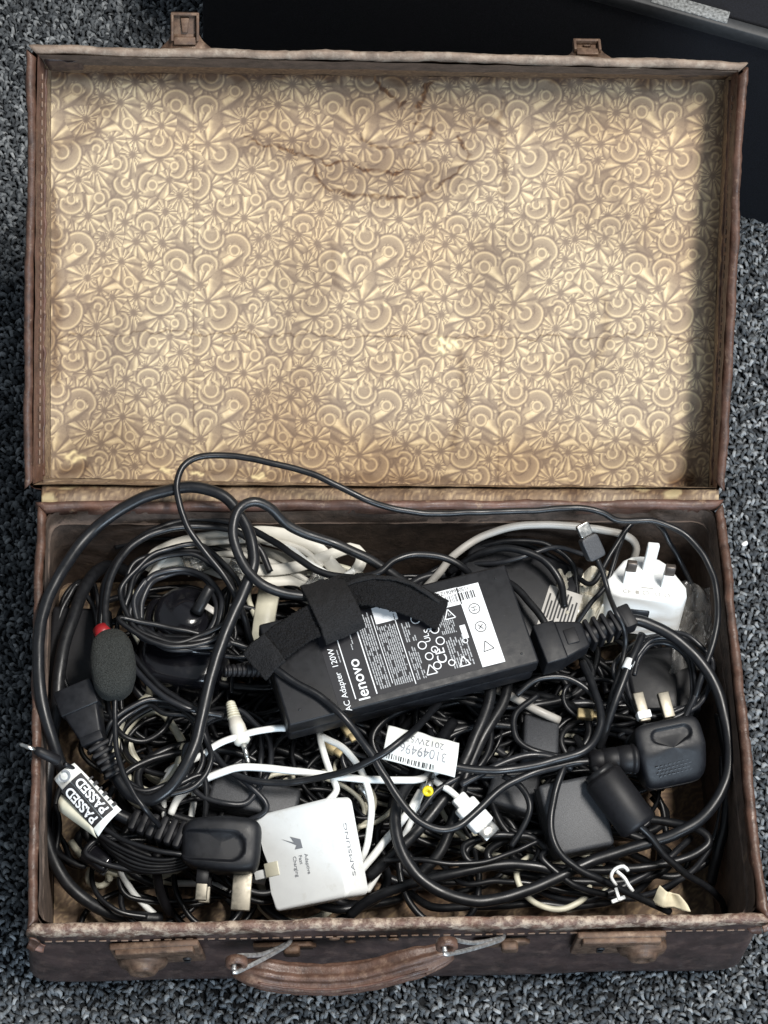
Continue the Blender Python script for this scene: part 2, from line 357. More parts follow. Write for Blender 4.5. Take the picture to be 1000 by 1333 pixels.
def pattern(xm, ym):
    """xm, ym in zoom units (arrays); returns value 0..1"""
    x = np.mod(xm, TW); y = np.mod(ym, TH)
    def dl(cx, cy):
        dx = np.mod(x-cx+TW/2, TW)-TW/2; dy = np.mod(y-cy+TH/2, TH)-TH/2; return dx, dy
    best = np.full(x.shape, 1e9); sec = np.full(x.shape, 1e9); val = np.zeros(x.shape)
    for i, (cx, cy, n) in enumerate(STARS):
        dx, dy = dl(cx, cy); r = np.hypot(dx, dy); a = np.arctan2(dy, dx)/(2*math.pi)
        wn = .035*np.sin(2*math.pi*(a*3+i*.37))
        q = a*n+wn*n*.5+i*.31; t = q-np.floor(q); k = np.floor(q)
        ln = 130+60*np.sin(k*2.4+i*1.7)                       # each ray its own length
        wedge = np.minimum(t/.30, (1-t)/.42)                 # asymmetric ridge: one steep edge
        ang = sst(.14, .52, wedge); v = ang*(.34+.62*np.exp(-((t-.30)/.16)**2)+.10*np.sin(r*.09+i))
        v = v*sst(10, 30, r)*(1-.6*sst(ln-8, ln+6, r))+.10
        ad_ = np.abs(np.mod(a*360-i*137.5+180, 360)-180); hw_ = (62, 85, 180, 75, 110)[i % 5]; dd = r*(1+.15*math.sin(i*5.1))*(1+.68*sst(hw_-8, hw_+8, ad_))
        upd = dd < best; sec = np.where(upd, best, np.minimum(sec, dd)); val = np.where(upd, v, val); best = np.where(upd, dd, best)
    val = val*(.45+.55*sst(0, 7, sec-best))
    for i, (cx, cy, r0, r1, a0, a1) in enumerate(RINGS):
        dx, dy = dl(cx, cy); r = np.hypot(dx, dy); an = np.degrees(np.arctan2(-dy, dx)); r0 = r0*.86
        if r1:
            r1 = r1*.97; mid = (a0+a1)/2; ad = np.abs(np.mod(an-mid+180, 360)-180); hw = (a1-a0)/2*.86
            rin = r0+6+(r1-r0)*.30*sst(0, hw, ad); rout = r1-(r1-r0)*.30*sst(hw*.4, hw, ad)**2     # crescent narrows to its tips
            ins = sst(hw+3, hw-5, ad)*sst(rout+4, rout-1, r)*sst(rin-2, rin+3, r)
            u = np.clip((r-rin)/(rout-rin+1), 0, 1); cv = .22+.30*u+.46*np.exp(-((r-(rout-6))/4.5)**2)
            val = val*(1-ins)+cv*ins
            edge = sst(hw+6, hw-2, ad)*(np.exp(-((r-(rout+6))/5.5)**2)+np.exp(-((r-(rin-4))/3.5)**2)); val = val*(1-.85*np.clip(edge, 0, 1))
        go = (a0+a1)/2+180 if r1 else 40*i                                                          # small ring, gapped on the open side
        gap = sst(55, 25, np.abs(np.mod(an-go+180, 360)-180)) if i % 3 else 0.
        dk = sst(r0+6, r0+1, r)*(1-gap*sst(r0*.35, r0*.6, r)); ring = np.exp(-((r-(r0-5))/5.)**2)
        val = val*(1-dk)+dk*(.24+.72*ring+.10*sst(r0, 0, r))
    return np.clip(.05+.86*val, 0, 1)

# ------------------------------------------------------------------ the floor: charcoal loop-pile carpet
def carpet():
    fl = mk('floor', sheet([at(-700, 2000), at(1700, 2000), V3(1.2, 2.2, 0), V3(-1.2, 2.2, 0)], 2, 2, None, .004), mat('carpet_backing', (.012, .014, .017), .95, var=(250, .6), bump=(260, .8, .004)), kind='structure', smooth=False)
    S = .0030; xs = np.arange(-.335, .34, S); ys = np.arange(-.085, .80, S)
    Xg, Yg = np.meshgrid(xs, ys); Xg = Xg.ravel()+rng.uniform(-.3, .3, Xg.size)*S*1.6; Yg = Yg.ravel()+rng.uniform(-.3, .3, Yg.size)*S*1.6
    under = (np.abs(Xg) < .195) & (Yg > .02) & (Yg < .46)
    a = at(985, 292); b = at(262, 85); d = nrm(b-a); nn = V3(d[1], -d[0], 0)
    q = np.stack([Xg-a[0], Yg-a[1]], 1); side = q @ nn[:2]*(1 if nn[1] > 0 else -1); al = q @ d[:2]
    inb = (side > .01) & (al < np.linalg.norm((b-a)[:2])-.01)
    ok = ~(under | inb); Xg = Xg[ok]; Yg = Yg[ok]; n = len(Xg)
    # one tuft: a leaning loop, tube bent over an arch
    ns, sd = 5, 4; t = np.linspace(0, math.pi, ns); base = []
    for k, tt in enumerate(t):
        c = V3(math.cos(tt)*.0020, 0, math.sin(tt)*.0029+.0006); rr = .00108*(.75+.35*math.sin(tt))
        nx = V3(math.cos(tt), 0, math.sin(tt))
        for s in range(sd):
            g = 2*math.pi*s/sd+.6; base.append(c+rr*(math.cos(g)*nx+math.sin(g)*V3(0, 1, 0)))
    base = np.array(base); F = [(k*sd+s, k*sd+(s+1) % sd, (k+1)*sd+(s+1) % sd, (k+1)*sd+s) for k in range(ns-1) for s in range(sd)]; F = np.array(F)
    an = rng.normal(1.1, 1.0, n); sc = rng.uniform(.75, 1.3, n); lean = rng.normal(.35, .3, n)
    P = base[None]*sc[:, None, None]; P[:, :, 1] += P[:, :, 2]*lean[:, None]
    ca, sa = np.cos(an)[:, None], np.sin(an)[:, None]
    Q = np.stack([P[..., 0]*ca-P[..., 1]*sa+Xg[:, None], P[..., 0]*sa+P[..., 1]*ca+Yg[:, None], P[..., 2]], -1).reshape(-1, 3)
    FF = (F[None]+(np.arange(n)*len(base))[:, None, None]).reshape(-1, 4)
    shade = np.repeat(rng.beta(1.7, 2.6, n), len(base))
    m = bpy.data.materials.new('charcoal_loop_pile'); m.use_nodes = True; N = m.node_tree.nodes; b_ = N['Principled BSDF']
    aN = N.new('ShaderNodeAttribute'); aN.attribute_name = 'shade'; r = N.new('ShaderNodeValToRGB'); e = r.color_ramp.elements
    e[0].color = (.022, .025, .029, 1); e[1].color = (.34, .36, .375, 1); k = e.new(.45); k.color = (.098, .108, .118, 1)
    m.node_tree.links.new(aN.outputs['Fac'], r.inputs['Fac']); m.node_tree.links.new(r.outputs['Color'], b_.inputs['Base Color'])
    b_.inputs['Roughness'].default_value = .9; b_.inputs['Specular IOR Level'].default_value = .15
    tcx = N.new('ShaderNodeTexCoord'); nzx = N.new('ShaderNodeTexNoise'); nzx.inputs['Scale'].default_value = 1500; bpx = N.new('ShaderNodeBump'); bpx.inputs['Strength'].default_value = .8; bpx.inputs['Distance'].default_value = .0008
    m.node_tree.links.new(tcx.outputs['Object'], nzx.inputs['Vector']); m.node_tree.links.new(nzx.outputs['Fac'], bpx.inputs['Height']); m.node_tree.links.new(bpx.outputs['Normal'], b_.inputs['Normal'])
    o = mk('carpet_pile', (Q, FF), m, label='charcoal grey loop pile carpet round the suitcase', cat='carpet', kind='stuff', attrs={'shade': shade})
carpet()

# ------------------------------------------------------------------ black box behind the lid
def black_box():
    a = at(1010, 299); b = at(262, 85); d = nrm(b-a); n = V3(-d[1], d[0], 0); n = n if n[1] > 0 else -n
    a = a-d*.22; Lb = np.linalg.norm(b-a); H = .200; D = .42
    m = frame(b, xdir=-d); 
    if m[1, 1] < 0: m[:3, 1] *= -1
    t = thing('storage_box', b, 'black fabric storage box with grey top edge standing behind the open lid', 'box')
    mk('body', box(m, Lb, D, H-.004, .004, 3, (Lb/2, D/2, (H-.004)/2)), MT['blackbox'], t)
    mk('lid_edge', box(m, Lb+.004, .008, .012, .0006, 1, (Lb/2, .002, H-.003)), MT['boxedge'], t)
    mk('lid_panel', box(m, Lb-.01, D-.012, .006, .002, 2, (Lb/2, D/2+.002, H-.001)), MT['blackbox'], t)
    # pale worn tape on the edge
    p = aty(905, 28, .57); u = (nrm(-d) @ (at(915, 25, H)-b))
    mk('tape', box(m, .052, .010, .0012, .0003, 1, (u-.01, .0052, H+.0034)), MT['scuff'], t)
black_box()

# ------------------------------------------------------------------ suitcase
H = .110
RIM = [at(38, 1212, H), at(998, 1196, H), at(940, 652, H), at(50, 655, H)]          # front-left, front-right, back-right, back-left
suit = thing('suitcase', (0, .13, 0), 'old brown leather suitcase lying open with patterned paper lining', 'suitcase')
Z = lambda c4, z: [V3(p[0], p[1], z) for p in c4]
def suitcase_base():
    out = [(.001, H-.004), (.0, H-.02), (-.003, H*.6), (-.005, .025), (-.002, .008), (.008, .003)]
    loops = [rrect(Z(inset(RIM, d), z), .012) for d, z in out]
    V, F = loft(loops); n = len(loops[0]); F.append(tuple(range((len(loops)-1)*n, len(loops)*n)))
    V = wob(V, .0022, 14, 1); mk('outer_shell', (V, F), MT['navy'], suit)
    inn = [(.0045, H-.003), (.006, H-.02), (.0065, .03), (.007, .0075)]
    lo = [rrect(Z(inset(RIM, d), z), .010, nside=40) for d, z in inn]
    mk('inner_lining', wobF(loft(lo), .0012, 25, 2), MT['lining'], suit)
    # lining band just below the rim, standing 1 mm proud, frayed lower edge
    lo = [rrect(Z(inset(RIM, d), z), .010, nside=80) for d, z in [(.0035, H-.004), (.0050, H-.012), (.0055, H-.017), (.0066, H-.017)]]
    V, F = loft(lo); V = wob(V, .0008, 120, 3); mk('lining_band', (V, F), MT['lining'], suit)
    # floor paper with the same print
    c = [V3(*p[:2], .0085) for p in inset(RIM, .0072)]; nu, nv = 300, 190
    u, v = np.meshgrid(np.linspace(0, 1, nu+1), np.linspace(0, 1, nv+1)); u = u.ravel()[:, None]; v = v.ravel()[:, None]
    P = c[0]*(1-u)*(1-v)+c[1]*u*(1-v)+c[2]*u*v+c[3]*(1-u)*v
    pt = pattern(P[:, 0]*1000/95*TW, P[:, 1]*1000/95*TH)
    P[:, 2] += .0003*pt+.0012*np.sin(P[:, 0]*37+P[:, 1]*21)*np.sin(P[:, 1]*55)
    st = .42+.4*sst(-.1, .5, np.array([mnoise.noise(Vector(p)*22) for p in P]))
    idx = np.arange((nu+1)*(nv+1)).reshape(nv+1, nu+1)
    F = np.stack([idx[:-1, :-1], idx[:-1, 1:], idx[1:, 1:], idx[1:, :-1]], -1).reshape(-1, 4)
    mk('floor_paper', (P, F), MT['print'], suit, attrs={'pat': pt*.8, 'stain': st, 'torn': pt*0})
    # rim binding: front edge is scuffed paler than the others
    prof = [(-.0010, H-.013), (-.0014, H-.006), (-.0010, H+.0003), (.0004, H+.0011), (.0028, H+.0009), (.0042, H-.001), (.0044, H-.007)]
    def strip(i, name, m, ext):
        ls = []
        for d, z in prof:
            q = Z(inset(RIM, d), z); a, b = q[i], q[(i+1) % 4]; e = nrm(b-a)
            ls.append(np.array([(a-e*ext)+((b+e*ext)-(a-e*ext))*t for t in np.linspace(0, 1, 160)]))
        V = np.concatenate(ls); F = []; n = 160
        for j in range(len(ls)):
            for k in range(n-1): F.append((j*n+k, j*n+k+1, ((j+1) % len(ls))*n+k+1, ((j+1) % len(ls))*n+k))
        F.append(tuple(j*n for j in range(len(ls)))); F.append(tuple(j*n+n-1 for j in range(len(ls)))[::-1])
        V = wob(V, .0014, 22, i); V = wob(V, .0007, 70, i); V = wob(V, .0005, 260, i+4)
        return mk(name, (V, F), m, suit)
    strip(0, 'rim_binding', MT['bindw'], .0005); strip(1, 'rim_binding', MT['bind'], -.003); strip(2, 'rim_binding', MT['leather'], .0); strip(3, 'rim_binding', MT['bind'], -.003)
    # stitches along the front band
    V = []; rr = []
    a, b = RIM[0], RIM[1]; e = nrm(b-a); Ln = np.linalg.norm(b-a); vf = []
    for s in np.arange(.01, Ln-.01, .0062):
        p = a+e*s; p = V3(p[0], p[1]-.0022, H-.0145+.0003*math.sin(s*90)); vf.append(box(frame(p, xdir=e), .0042, .0009, .0009, .0003, 1))
    mk('stitching', join(*vf), MT['thread'], suit, kind='stuff')
    mk('front_band', sheet([a+V3(.004, -.0004, -.004), b+V3(-.004, -.0004, -.004), b+V3(-.004, -.0022, -.019), a+V3(.004, -.0022, -.019)][::-1], 60, 4, lambda u, v: .0004*math.sin(u*60)*math.sin(v*3), .001), MT['navy'], suit)
    # frayed front corners: torn leather flaps
    for k, (p0, sg) in enumerate(((RIM[0], 1), (RIM[1], -1))):
        for j in range(2):
            o = p0+V3(sg*random.uniform(-.003, .008), random.uniform(-.004, .001), -.002-j*.010); ln = random.uniform(.006, .014)
            q = [o, o+V3(sg*.006, -.002, -.001), o+V3(sg*random.uniform(.002, .008), -.004, -ln), o+V3(-sg*.002, -.004, -ln*.8)]
            mk('torn_corner', wobF(sheet(q, 5, 5, lambda u, v: .002*math.sin(3*v), .0008), .002, 150, j+k*9), MT['leather' if j % 2 else 'bind'], suit)
suitcase_base()

LR = [atlid(33, 640), atlid(942, 645), atlid(972, 82), atlid(38, 60)]               # lid rim: hinge-left, hinge-right, far-right, far-left
LF = [atlid(66, 622, -.045), atlid(922, 638, -.045), atlid(943, 104, -.045), atlid(67, 94, -.045)]
def lidz(c4, wv): return [p+LN*wv for p in c4]
def suitcase_lid():
    lo = [rrect(lidz(inset(LR, d), wv), .008) for d, wv in ((.001, -.002), (0, -.015))]
    fl2 = [p+LN*0 for p in inset(LF, -.004)]
    lo += [rrect(lidz(fl2, .006), .008), rrect(lidz(inset(fl2, .003), -.004), .008)]
    V, F = loft(lo); n = len(lo[0]); F.append(tuple(range(3*n, 4*n)))
    lid = mk('lid', (wob(V, .0015, 14, 5), F), MT['leather'], suit)
    # printed paper on the lid's inside, real embossed relief
    nu, nv = 640, 410; c = LF
    u, v = np.meshgrid(np.linspace(0, 1, nu+1), np.linspace(0, 1, nv+1)); u = u.ravel()[:, None]; v = v.ravel()[:, None]
    P = c[0]*(1-u)*(1-v)+c[1]*u*(1-v)+c[2]*u*v+c[3]*(1-u)*v
    sx = (P-LF[3]) @ V3(1, 0, 0); sy = -(P-LF[3]) @ LD
    # warp of the hand-cut sheets: second sheet row below the seam
    pt = pattern((sx*1000+13)/98*TW-0, (sy*1000+8)/99*TH)
    bl = lambda a: a
    st = np.zeros(len(P)); torn = np.zeros(len(P))
    q = np.stack([sx, sy], 1)
    jit = np.array([[mnoise.noise(Vector((a*90, b*90, 3.)))*.004+mnoise.noise(Vector((a*320, b*320, 9.)))*.0016, mnoise.noise(Vector((a*90, b*90, 7.)))*.004+mnoise.noise(Vector((a*320, b*320, 1.)))*.0016] for a, b in q[::1]])
    qj = q+jit
    brk = np.clip(.9+.6*jit[:, 0]/.004, .5, 1.)
    def pl(pts, wd, amt, arr, soft=False):
        w_ = [atlid(a, b, -.045) for a, b in pts]; s = np.array([[(p-LF[3])[0], -(p-LF[3]) @ LD] for p in w_])
        for a, b in zip(s[:-1], s[1:]):
            ab = b-a; t = np.clip(((qj-a) @ ab)/(ab @ ab), 0, 1); d = np.linalg.norm(qj-a-t[:, None]*ab, axis=1)*(1.05 if wd < .004 and arr is st else 1.)
            if wd < .004 and arr is st and amt > .45: arr[:] = np.maximum(arr, .42*amt*np.exp(-(d/.0055)**2)*brk)
            arr[:] = np.maximum(arr, amt*np.exp(-(d/wd)**2)*(brk if wd < .004 and arr is st else 1.))
    pl([(315,180),(345,190),(375,195),(410,205),(450,212),(500,225),(540,222)], .0014, .8, st)
    pl([(405,208),(415,235),(440,250),(480,258),(530,255),(560,245),(590,230),(610,205),(600,180)], .0018, .75, st)
    pl([(490,85),(490,105),(510,125),(518,142),(530,135)], .0020, .9, st); pl([(565,88),(560,110),(545,140),(538,155)], .0022, .95, st); pl([(483,82),(560,88)], .002, .9, st)
    pl([(545,160),(565,165),(560,185),(520,190),(490,192),(470,180)], .0018, .7, st); pl([(640,140),(655,130),(650,165),(620,155)], .0025, .5, st)
    pl([(315,180),(350,185),(400,192)], .010, .22, st); pl([(480,110),(600,150)], .03, .36, st); pl([(420,225),(590,225)], .018, .34, st); pl([(330,185),(420,200)], .014, .34, st); pl([(700,90),(760,150)], .03, .25, st); pl([(250,90),(330,110)], .025, .3, st)
    pl([(600,460),(605,520),(590,580)], .0038, .40, st); pl([(785,390),(790,440),(770,480)], .0038, .40, st); pl([(650,150),(655,250)], .004, .35, st)
    pl([(850,280),(830,320)], .003, .35, st); pl([(430,320),(440,370)], .003, .3, st); pl([(80,110),(140,140),(110,170),(75,190)], .008, .35, st)
    pl([(70,250),(72,500)], .004, .5, st); pl([(100,92),(200,92)], .004, .95, st); pl([(65,94),(900,100)], .0065, .72, st); pl([(250,98),(430,100)], .01, .4, st); pl([(600,100),(760,106)], .010, .35, st)
    pl([(80,615),(110,612)], .006, .55, st); pl([(880,630),(900,625)], .007, .7, st); pl([(250,610),(330,618),(600,628)], .004, .35, st)
    for a, b in ((575,440),(582,450),(570,455),(590,445)): pl([(a, b), (a+4, b+4)], .0018, 1., torn)
    for a, b in ((210,613),(250,615),(95,600),(85,592),(330,620),(452,331),(500,398)): pl([(a, b), (a+12 if b > 590 else a+1, b)], .0012, .9, torn)
    # the seam between the sheets of paper
    seam = np.exp(-((np.abs(qj[:, 1]-((atlid(300, 436, -.045)-LF[3]) @ -LD)))/.0006)**2); st = np.maximum(st, .5*seam)
    for px in (252, 655): sm = np.exp(-((np.abs(q[:, 0]-((atlid(px, 350, -.045)-LF[3])[0])))/.0005)**2)*(.3); st = np.maximum(st, sm)
    age = np.array([mnoise.noise(Vector((a*16, b*16, 5.))) for a, b in q]); st = np.clip(np.maximum(st*1.3, .26*sst(0, .6, age)), 0, 1)
    P = P+LN*(.00024*pt+.0009*np.sin(sx*31+1)*np.sin(sy*43)+.0003*seam)[:, None]
    idx = np.arange((nu+1)*(nv+1)).reshape(nv+1, nu+1); F = np.stack([idx[:-1, :-1], idx[:-1, 1:], idx[1:, 1:], idx[1:, :-1]], -1).reshape(-1, 4)
    mk('lining_paper', (P, F), MT['print'], lid, attrs={'pat': pt, 'stain': st, 'torn': torn})
    # side walls inside the lid: papered from the floor up, leather band above it
    mid = [a*.45+b*.55 for a, b in zip(inset(LR, .005), LF)]
    def wall(i, a4, b4, name, m, nu, nv, paper=False, k=1.):
        a, b, c_, d = a4[i], a4[(i+1) % 4], b4[(i+1) % 4], b4[i]
        u, v = np.meshgrid(np.linspace(0, 1, nu+1), np.linspace(0, 1, nv+1)); u = u.ravel()[:, None]; v = v.ravel()[:, None]
        P = a*(1-u)*(1-v)+b*u*(1-v)+c_*u*v+d*(1-u)*v
        idx = np.arange((nu+1)*(nv+1)).reshape(nv+1, nu+1); F = np.stack([idx[:-1, :-1], idx[:-1, 1:], idx[1:, 1:], idx[1:, :-1]], -1).reshape(-1, 4)
        at_ = None
        if paper:
            pt = pattern(u[:, 0]*np.linalg.norm(b-a)*1000/95*TW+100*i, v[:, 0]*40/95*TH+300*i); at_ = {'pat': pt*.75, 'stain': np.full(len(P), k), 'torn': pt*0}
        P = wob(P, .0007, 60, i)
        mk(name, (P, F), m, lid, attrs=at_)
    for i in range(4):
        up = mid if i != 3 else [a*.35+b*.65 for a, b in zip(inset(LR, .005), LF)]
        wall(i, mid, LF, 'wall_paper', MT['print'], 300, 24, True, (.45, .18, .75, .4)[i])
        wall(i, inset(LR, .0048), mid, 'wall_band', MT['leather'] if i in (1, 3) else (MT['print'] if i == 0 else MT['lining']), 200, 10, i == 0, .55)
    # frayed upper edge of the wall paper: a narrow raised strip
    for i in (1, 3):
        a, b = mid[i], mid[(i+1) % 4]; pts = [a+(b-a)*t for t in np.linspace(.01, .99, 140)]
        C = wob(np.array(pts), .0012, 160, i); mk('piping', sweep(C, circ(.0011, 6)), MT['leather'], lid)
        a, b = [x*.72+y*.28 for x, y in ((inset(LR, .005)[i], LF[i]), (inset(LR, .005)[(i+1) % 4], LF[(i+1) % 4]))]
        e = nrm(b-a); L_ = np.linalg.norm(b-a); sgn = V3(-1, 0, 0) if i == 1 else V3(1, 0, 0)
        vf = [box(frame(a+e*s+sgn*.0006, xdir=e), .0036, .0010, .0010, .0003, 1) for s in np.arange(.01, L_-.01, .0055)]
        mk('stitching', join(*vf), MT['thread'], lid, kind='stuff')
    # rim binding
    prof = [(-.0010, -.011), (-.0014, -.004), (-.0008, .0008), (.0006, .0014), (.0030, .0010), (.0046, -.002), (.0050, -.009)]
    for i, m in ((1, 'bind'), (2, 'bindt'), (3, 'bind')):
        ls = []
        for d, z in prof:
            q = lidz(inset(LR, d), z); a, b = q[i], q[(i+1) % 4]; e = nrm(b-a); x = -.003 if i in (1, 3) else 0
            ls.append(np.array([(a-e*x)+((b-a)+2*e*x)*t for t in np.linspace(0, 1, 160)]))
        V = np.concatenate(ls); n = 160; F = []
        for j in range(len(ls)):
            for k in range(n-1): F.append((j*n+k, j*n+k+1, ((j+1) % len(ls))*n+k+1, ((j+1) % len(ls))*n+k))
        F.append(tuple(j*n for j in range(len(ls)))); F.append(tuple(j*n+n-1 for j in range(len(ls)))[::-1])
        V = wob(V, .0014, 22, i+11); V = wob(V, .0007, 70, i+11); V = wob(V, .0005, 240, i+15)
        if i == 2: V[:, 2] += .0012*np.sin(V[:, 0]*14+1)
        mk('rim_binding', (V, F), MT[m], lid)
    # torn dark corner inside the lid (top right) and top left
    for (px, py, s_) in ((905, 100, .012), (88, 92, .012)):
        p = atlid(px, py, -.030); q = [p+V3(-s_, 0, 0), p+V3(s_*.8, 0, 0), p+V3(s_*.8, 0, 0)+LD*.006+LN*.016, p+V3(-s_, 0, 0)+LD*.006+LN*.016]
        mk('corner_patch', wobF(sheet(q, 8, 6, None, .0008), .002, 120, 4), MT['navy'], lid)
    # hinge strip of leather between lid and base
    a, b = LR[0]+V3(.012, -.001, -.010), LR[1]+V3(-.006, -.001, -.010); c2, d2 = RIM[2]+V3(0, -.001, -.010), RIM[3]+V3(0, -.001, -.010)
    V, F = sheet([RIM[3]+V3(.002, .0005, -.0002), RIM[2]+V3(-.002, .0005, -.0002), LF[1]+LN*.003+V3(.004, 0, 0), LF[0]+LN*.003+V3(-.004, 0, 0)], 420, 26, lambda u, v: .0070*math.sin(math.pi*v**.62)+.0006*math.sin(u*70+3*math.sin(u*23))*math.sin(math.pi*v), .0012)
    hp = pattern(V[:, 0]*1000/95*TW+200, V[:, 1]*1000/70*TH); hn = np.array([mnoise.noise(Vector(p)*60) for p in V])
    mk('hinge_strip', (V, F), MT['print'], lid, attrs={'pat': hp*.7, 'stain': np.clip(.45+.7*hn, .1, .95), 'torn': sst(.50, .60, hn)*.35})
    # hasps on the far edge
    def hasp(px, py, ln, fold):
        p = atlid(px, py, -.006); m = frame(p, xdir=(1, 0, 0), up=LN); m = rotx(m, fold); m[:3, :3] *= .80
        h = mk('hasp', join(prism(m, [(-.020, -.001), (.022, -.001), (.013, .006), (.0105, .011), (-.0105, .011), (-.012, .006)], 0, .0018, .0004),
                            box(m, .0205, ln, .0016, .0005, 2, (0, ln/2+.006, .0008)),
                            box(m, .0022, ln, .006, .0006, 2, (-.0095, ln/2+.006, .0035)), box(m, .0022, ln, .006, .0006, 2, (.0095, ln/2+.006, .0035)),
                            box(m, .0205, .0022, .006, .0006, 2, (0, ln+.005, .0035))), MT['rust'], lid)
        mk('hasp_tongue', join(prism(m, [(-.002, .012), (.002, .012), (.0032, ln+.002), (-.0032, ln+.002)], .0016, .0042, .0006), box(m, .017, .006, .003, .0008, 2, (0, .006, .003))), MT['rust'], lid)
    hasp(241, 63, .021, .12); hasp(765, 79, .011, -.75)
suitcase_lid()

def suitcase_hardware():
    FY = -.004
    def lock(x0, y0, x1, y1, bx, by, kx, ky, flip):
        y = FY-.0035; A, B = aty(x0, y0, y), aty(x1, y0+(-6 if not flip else -2), y); m = frame((A+B)/2, B, up=(0, -1, 0)); w_ = np.linalg.norm(B-A)
        hgt = .034
        lk = mk('lock', join(box(m, w_, hgt, .004, .0010, 2, (0, -hgt/2 if m[2, 1] > 0 else hgt/2, 0)), box(m, w_-.006, .010, .004, .001, 2, (0, (-.006 if m[2, 1] > 0 else .006), .003))), MT['rust'], suit)
        c = aty(bx, by, y-.004); fb = frame(c, xdir=(0, -1, 0), up=(0, 0, 1))
        mk('button', lathe(fb, [(-.004, .0145), (.000, .0145), (.002, .013), (.003, .0095), (.0045, .009), (.0065, .0075), (.0070, .004), (.006, .0036), (.006, .0001)], 28), MT['rust'], lk)
        c = aty(kx, ky, y-.0022); fk = frame(c, xdir=(1, 0, 0), up=(0, -1, 0))
        mk('keyhole', join(lathe(frame(c, xdir=(0, -1, 0), up=(0, 0, 1)), [(-.001, .0024), (.0008, .0024)], 14), box(fk, .0034, .006, .0016, 0, 1, (0, -.003, 0))), MT['ink'], lk)
    lock(142, 1232, 258, 1268, 186, 1254, 244, 1248, False); lock(752, 1217, 868, 1255, 836, 1236, 782, 1235, True)
    # handle: ridged leather grip
    y = -.024
    C = catmull([aty(a, b, y+dy) for a, b, dy in ((306,1262,.004),(330,1266,0),(375,1273,-.003),(430,1275,-.005),(480,1269,-.004),(530,1256,-.001),(565,1246,.003),(588,1238,.006))], .0025)
    pr = []
    for i in range(56):
        a = 2*math.pi*i/56; r = 1+.13*math.cos(a*7); pr.append((.0084*math.cos(a)*r, .0070*math.sin(a)*r))
    h = mk('handle', wobF(sweep(C, pr, up=(0, -.5, 1), taper=lambda t: .52+.48*min(1, 6*t, 6*(1-t))**.6), .0006, 150, 3), MT['handle'], suit)
    for s in (-1, 1):   # stitched seams along the grip
        Cs = C[6:-6]+V3(0, -.0078, .0035+s*.0045); mk('handle_seam', sweep(wob(Cs, .0004, 200), circ(.0007, 5)), MT['leather'], h)
    for (hx, hy, sx_, sy_, px0, px1, py) in ((308, 1262, 374, 1231, 330, 412, 1233), (582, 1239, 652, 1224, 618, 690, 1228)):
        a = aty(hx, hy, y-.010); b = aty(sx_, sy_, -.008); s = nrm(b-a); up = V3(0, 0, 1)
        loop = [a-s*.003, a+V3(0, -.002, .002), a*.5+b*.5+V3(0, -.002, .003), b+V3(0, 0, .002), b+s*.004+V3(0, .004, 0), b+V3(0, .003, -.006), a*.5+b*.5+V3(0, .004, -.008), a+V3(0, .008, -.003), a-s*.003]
        mk('handle_ring', sweep(catmull(loop, .0012), circ(.0013, 10)), MT['wire'], suit)
        mk('handle_eyelet', lathe(frame(a+V3(0, .004, 0), xdir=(0, -1, .2)), [(-.002, .0062), (.002, .0062), (.003, .0045), (.002, .003), (-.002, .003)], 18), MT['handle'], suit)
        A, B = aty(px0, py, -.0055), aty(px1, py-3, -.0055); m = frame((A+B)/2, B, up=(0, -1, 0)); w_ = np.linalg.norm(B-A)
        mk('handle_plate', wobF(join(prism(m, [(-w_/2, -.005), (w_*.12, -.006), (w_*.2, -.003), (w_*.42, -.004), (w_/2, 0), (w_*.40, .004), (-w_/2, .0045)], -.001, .0016, .0005), box(m, .010, .010, .006, .002, 3, (.004, 0, .003))), .0005, 200), MT['rust'], suit)
    for px, py in ((435, 1222), (512, 1223), (456, 1226)): mk('rivet', sell(frame(aty(px, py, -.0052), xdir=(1, 0, 0), up=(0, -1, 0)), .007, .004, .002, .9, .9, 14, 8), MT['rust'], suit)
suitcase_hardware()

# ------------------------------------------------------------------ things in the suitcase
def cable(p, r, m, label, name='cable', group=None, cat='cable', parent=None, n=9):
    P = path(p) if isinstance(p, str) else p
    return mk(name, tube(P, r, n), MT[m], parent, label=label, cat=cat, group=group)
def relief(A, B, r0, r1, rings=6, m='rubber'):
    """ribbed strain relief from A (thick) to B (thin)"""
    L_ = np.linalg.norm(B-A); f = frame(A, B); prof = [(0, r0*.3), (0, r0)]
    for k in range(rings):
        x0 = L_*(k+.15)/rings; x1 = L_*(k+.62)/rings; q = r0+(r1-r0)*k/rings
        prof += [(x0, q), (x1, q*.98), (x1+L_*.02, q*.72), (L_*(k+1)/rings-L_*.02, q*.70)]
    prof += [(L_, r1), (L_+.001, r1*.6)]
    return lathe(f, prof, 20)

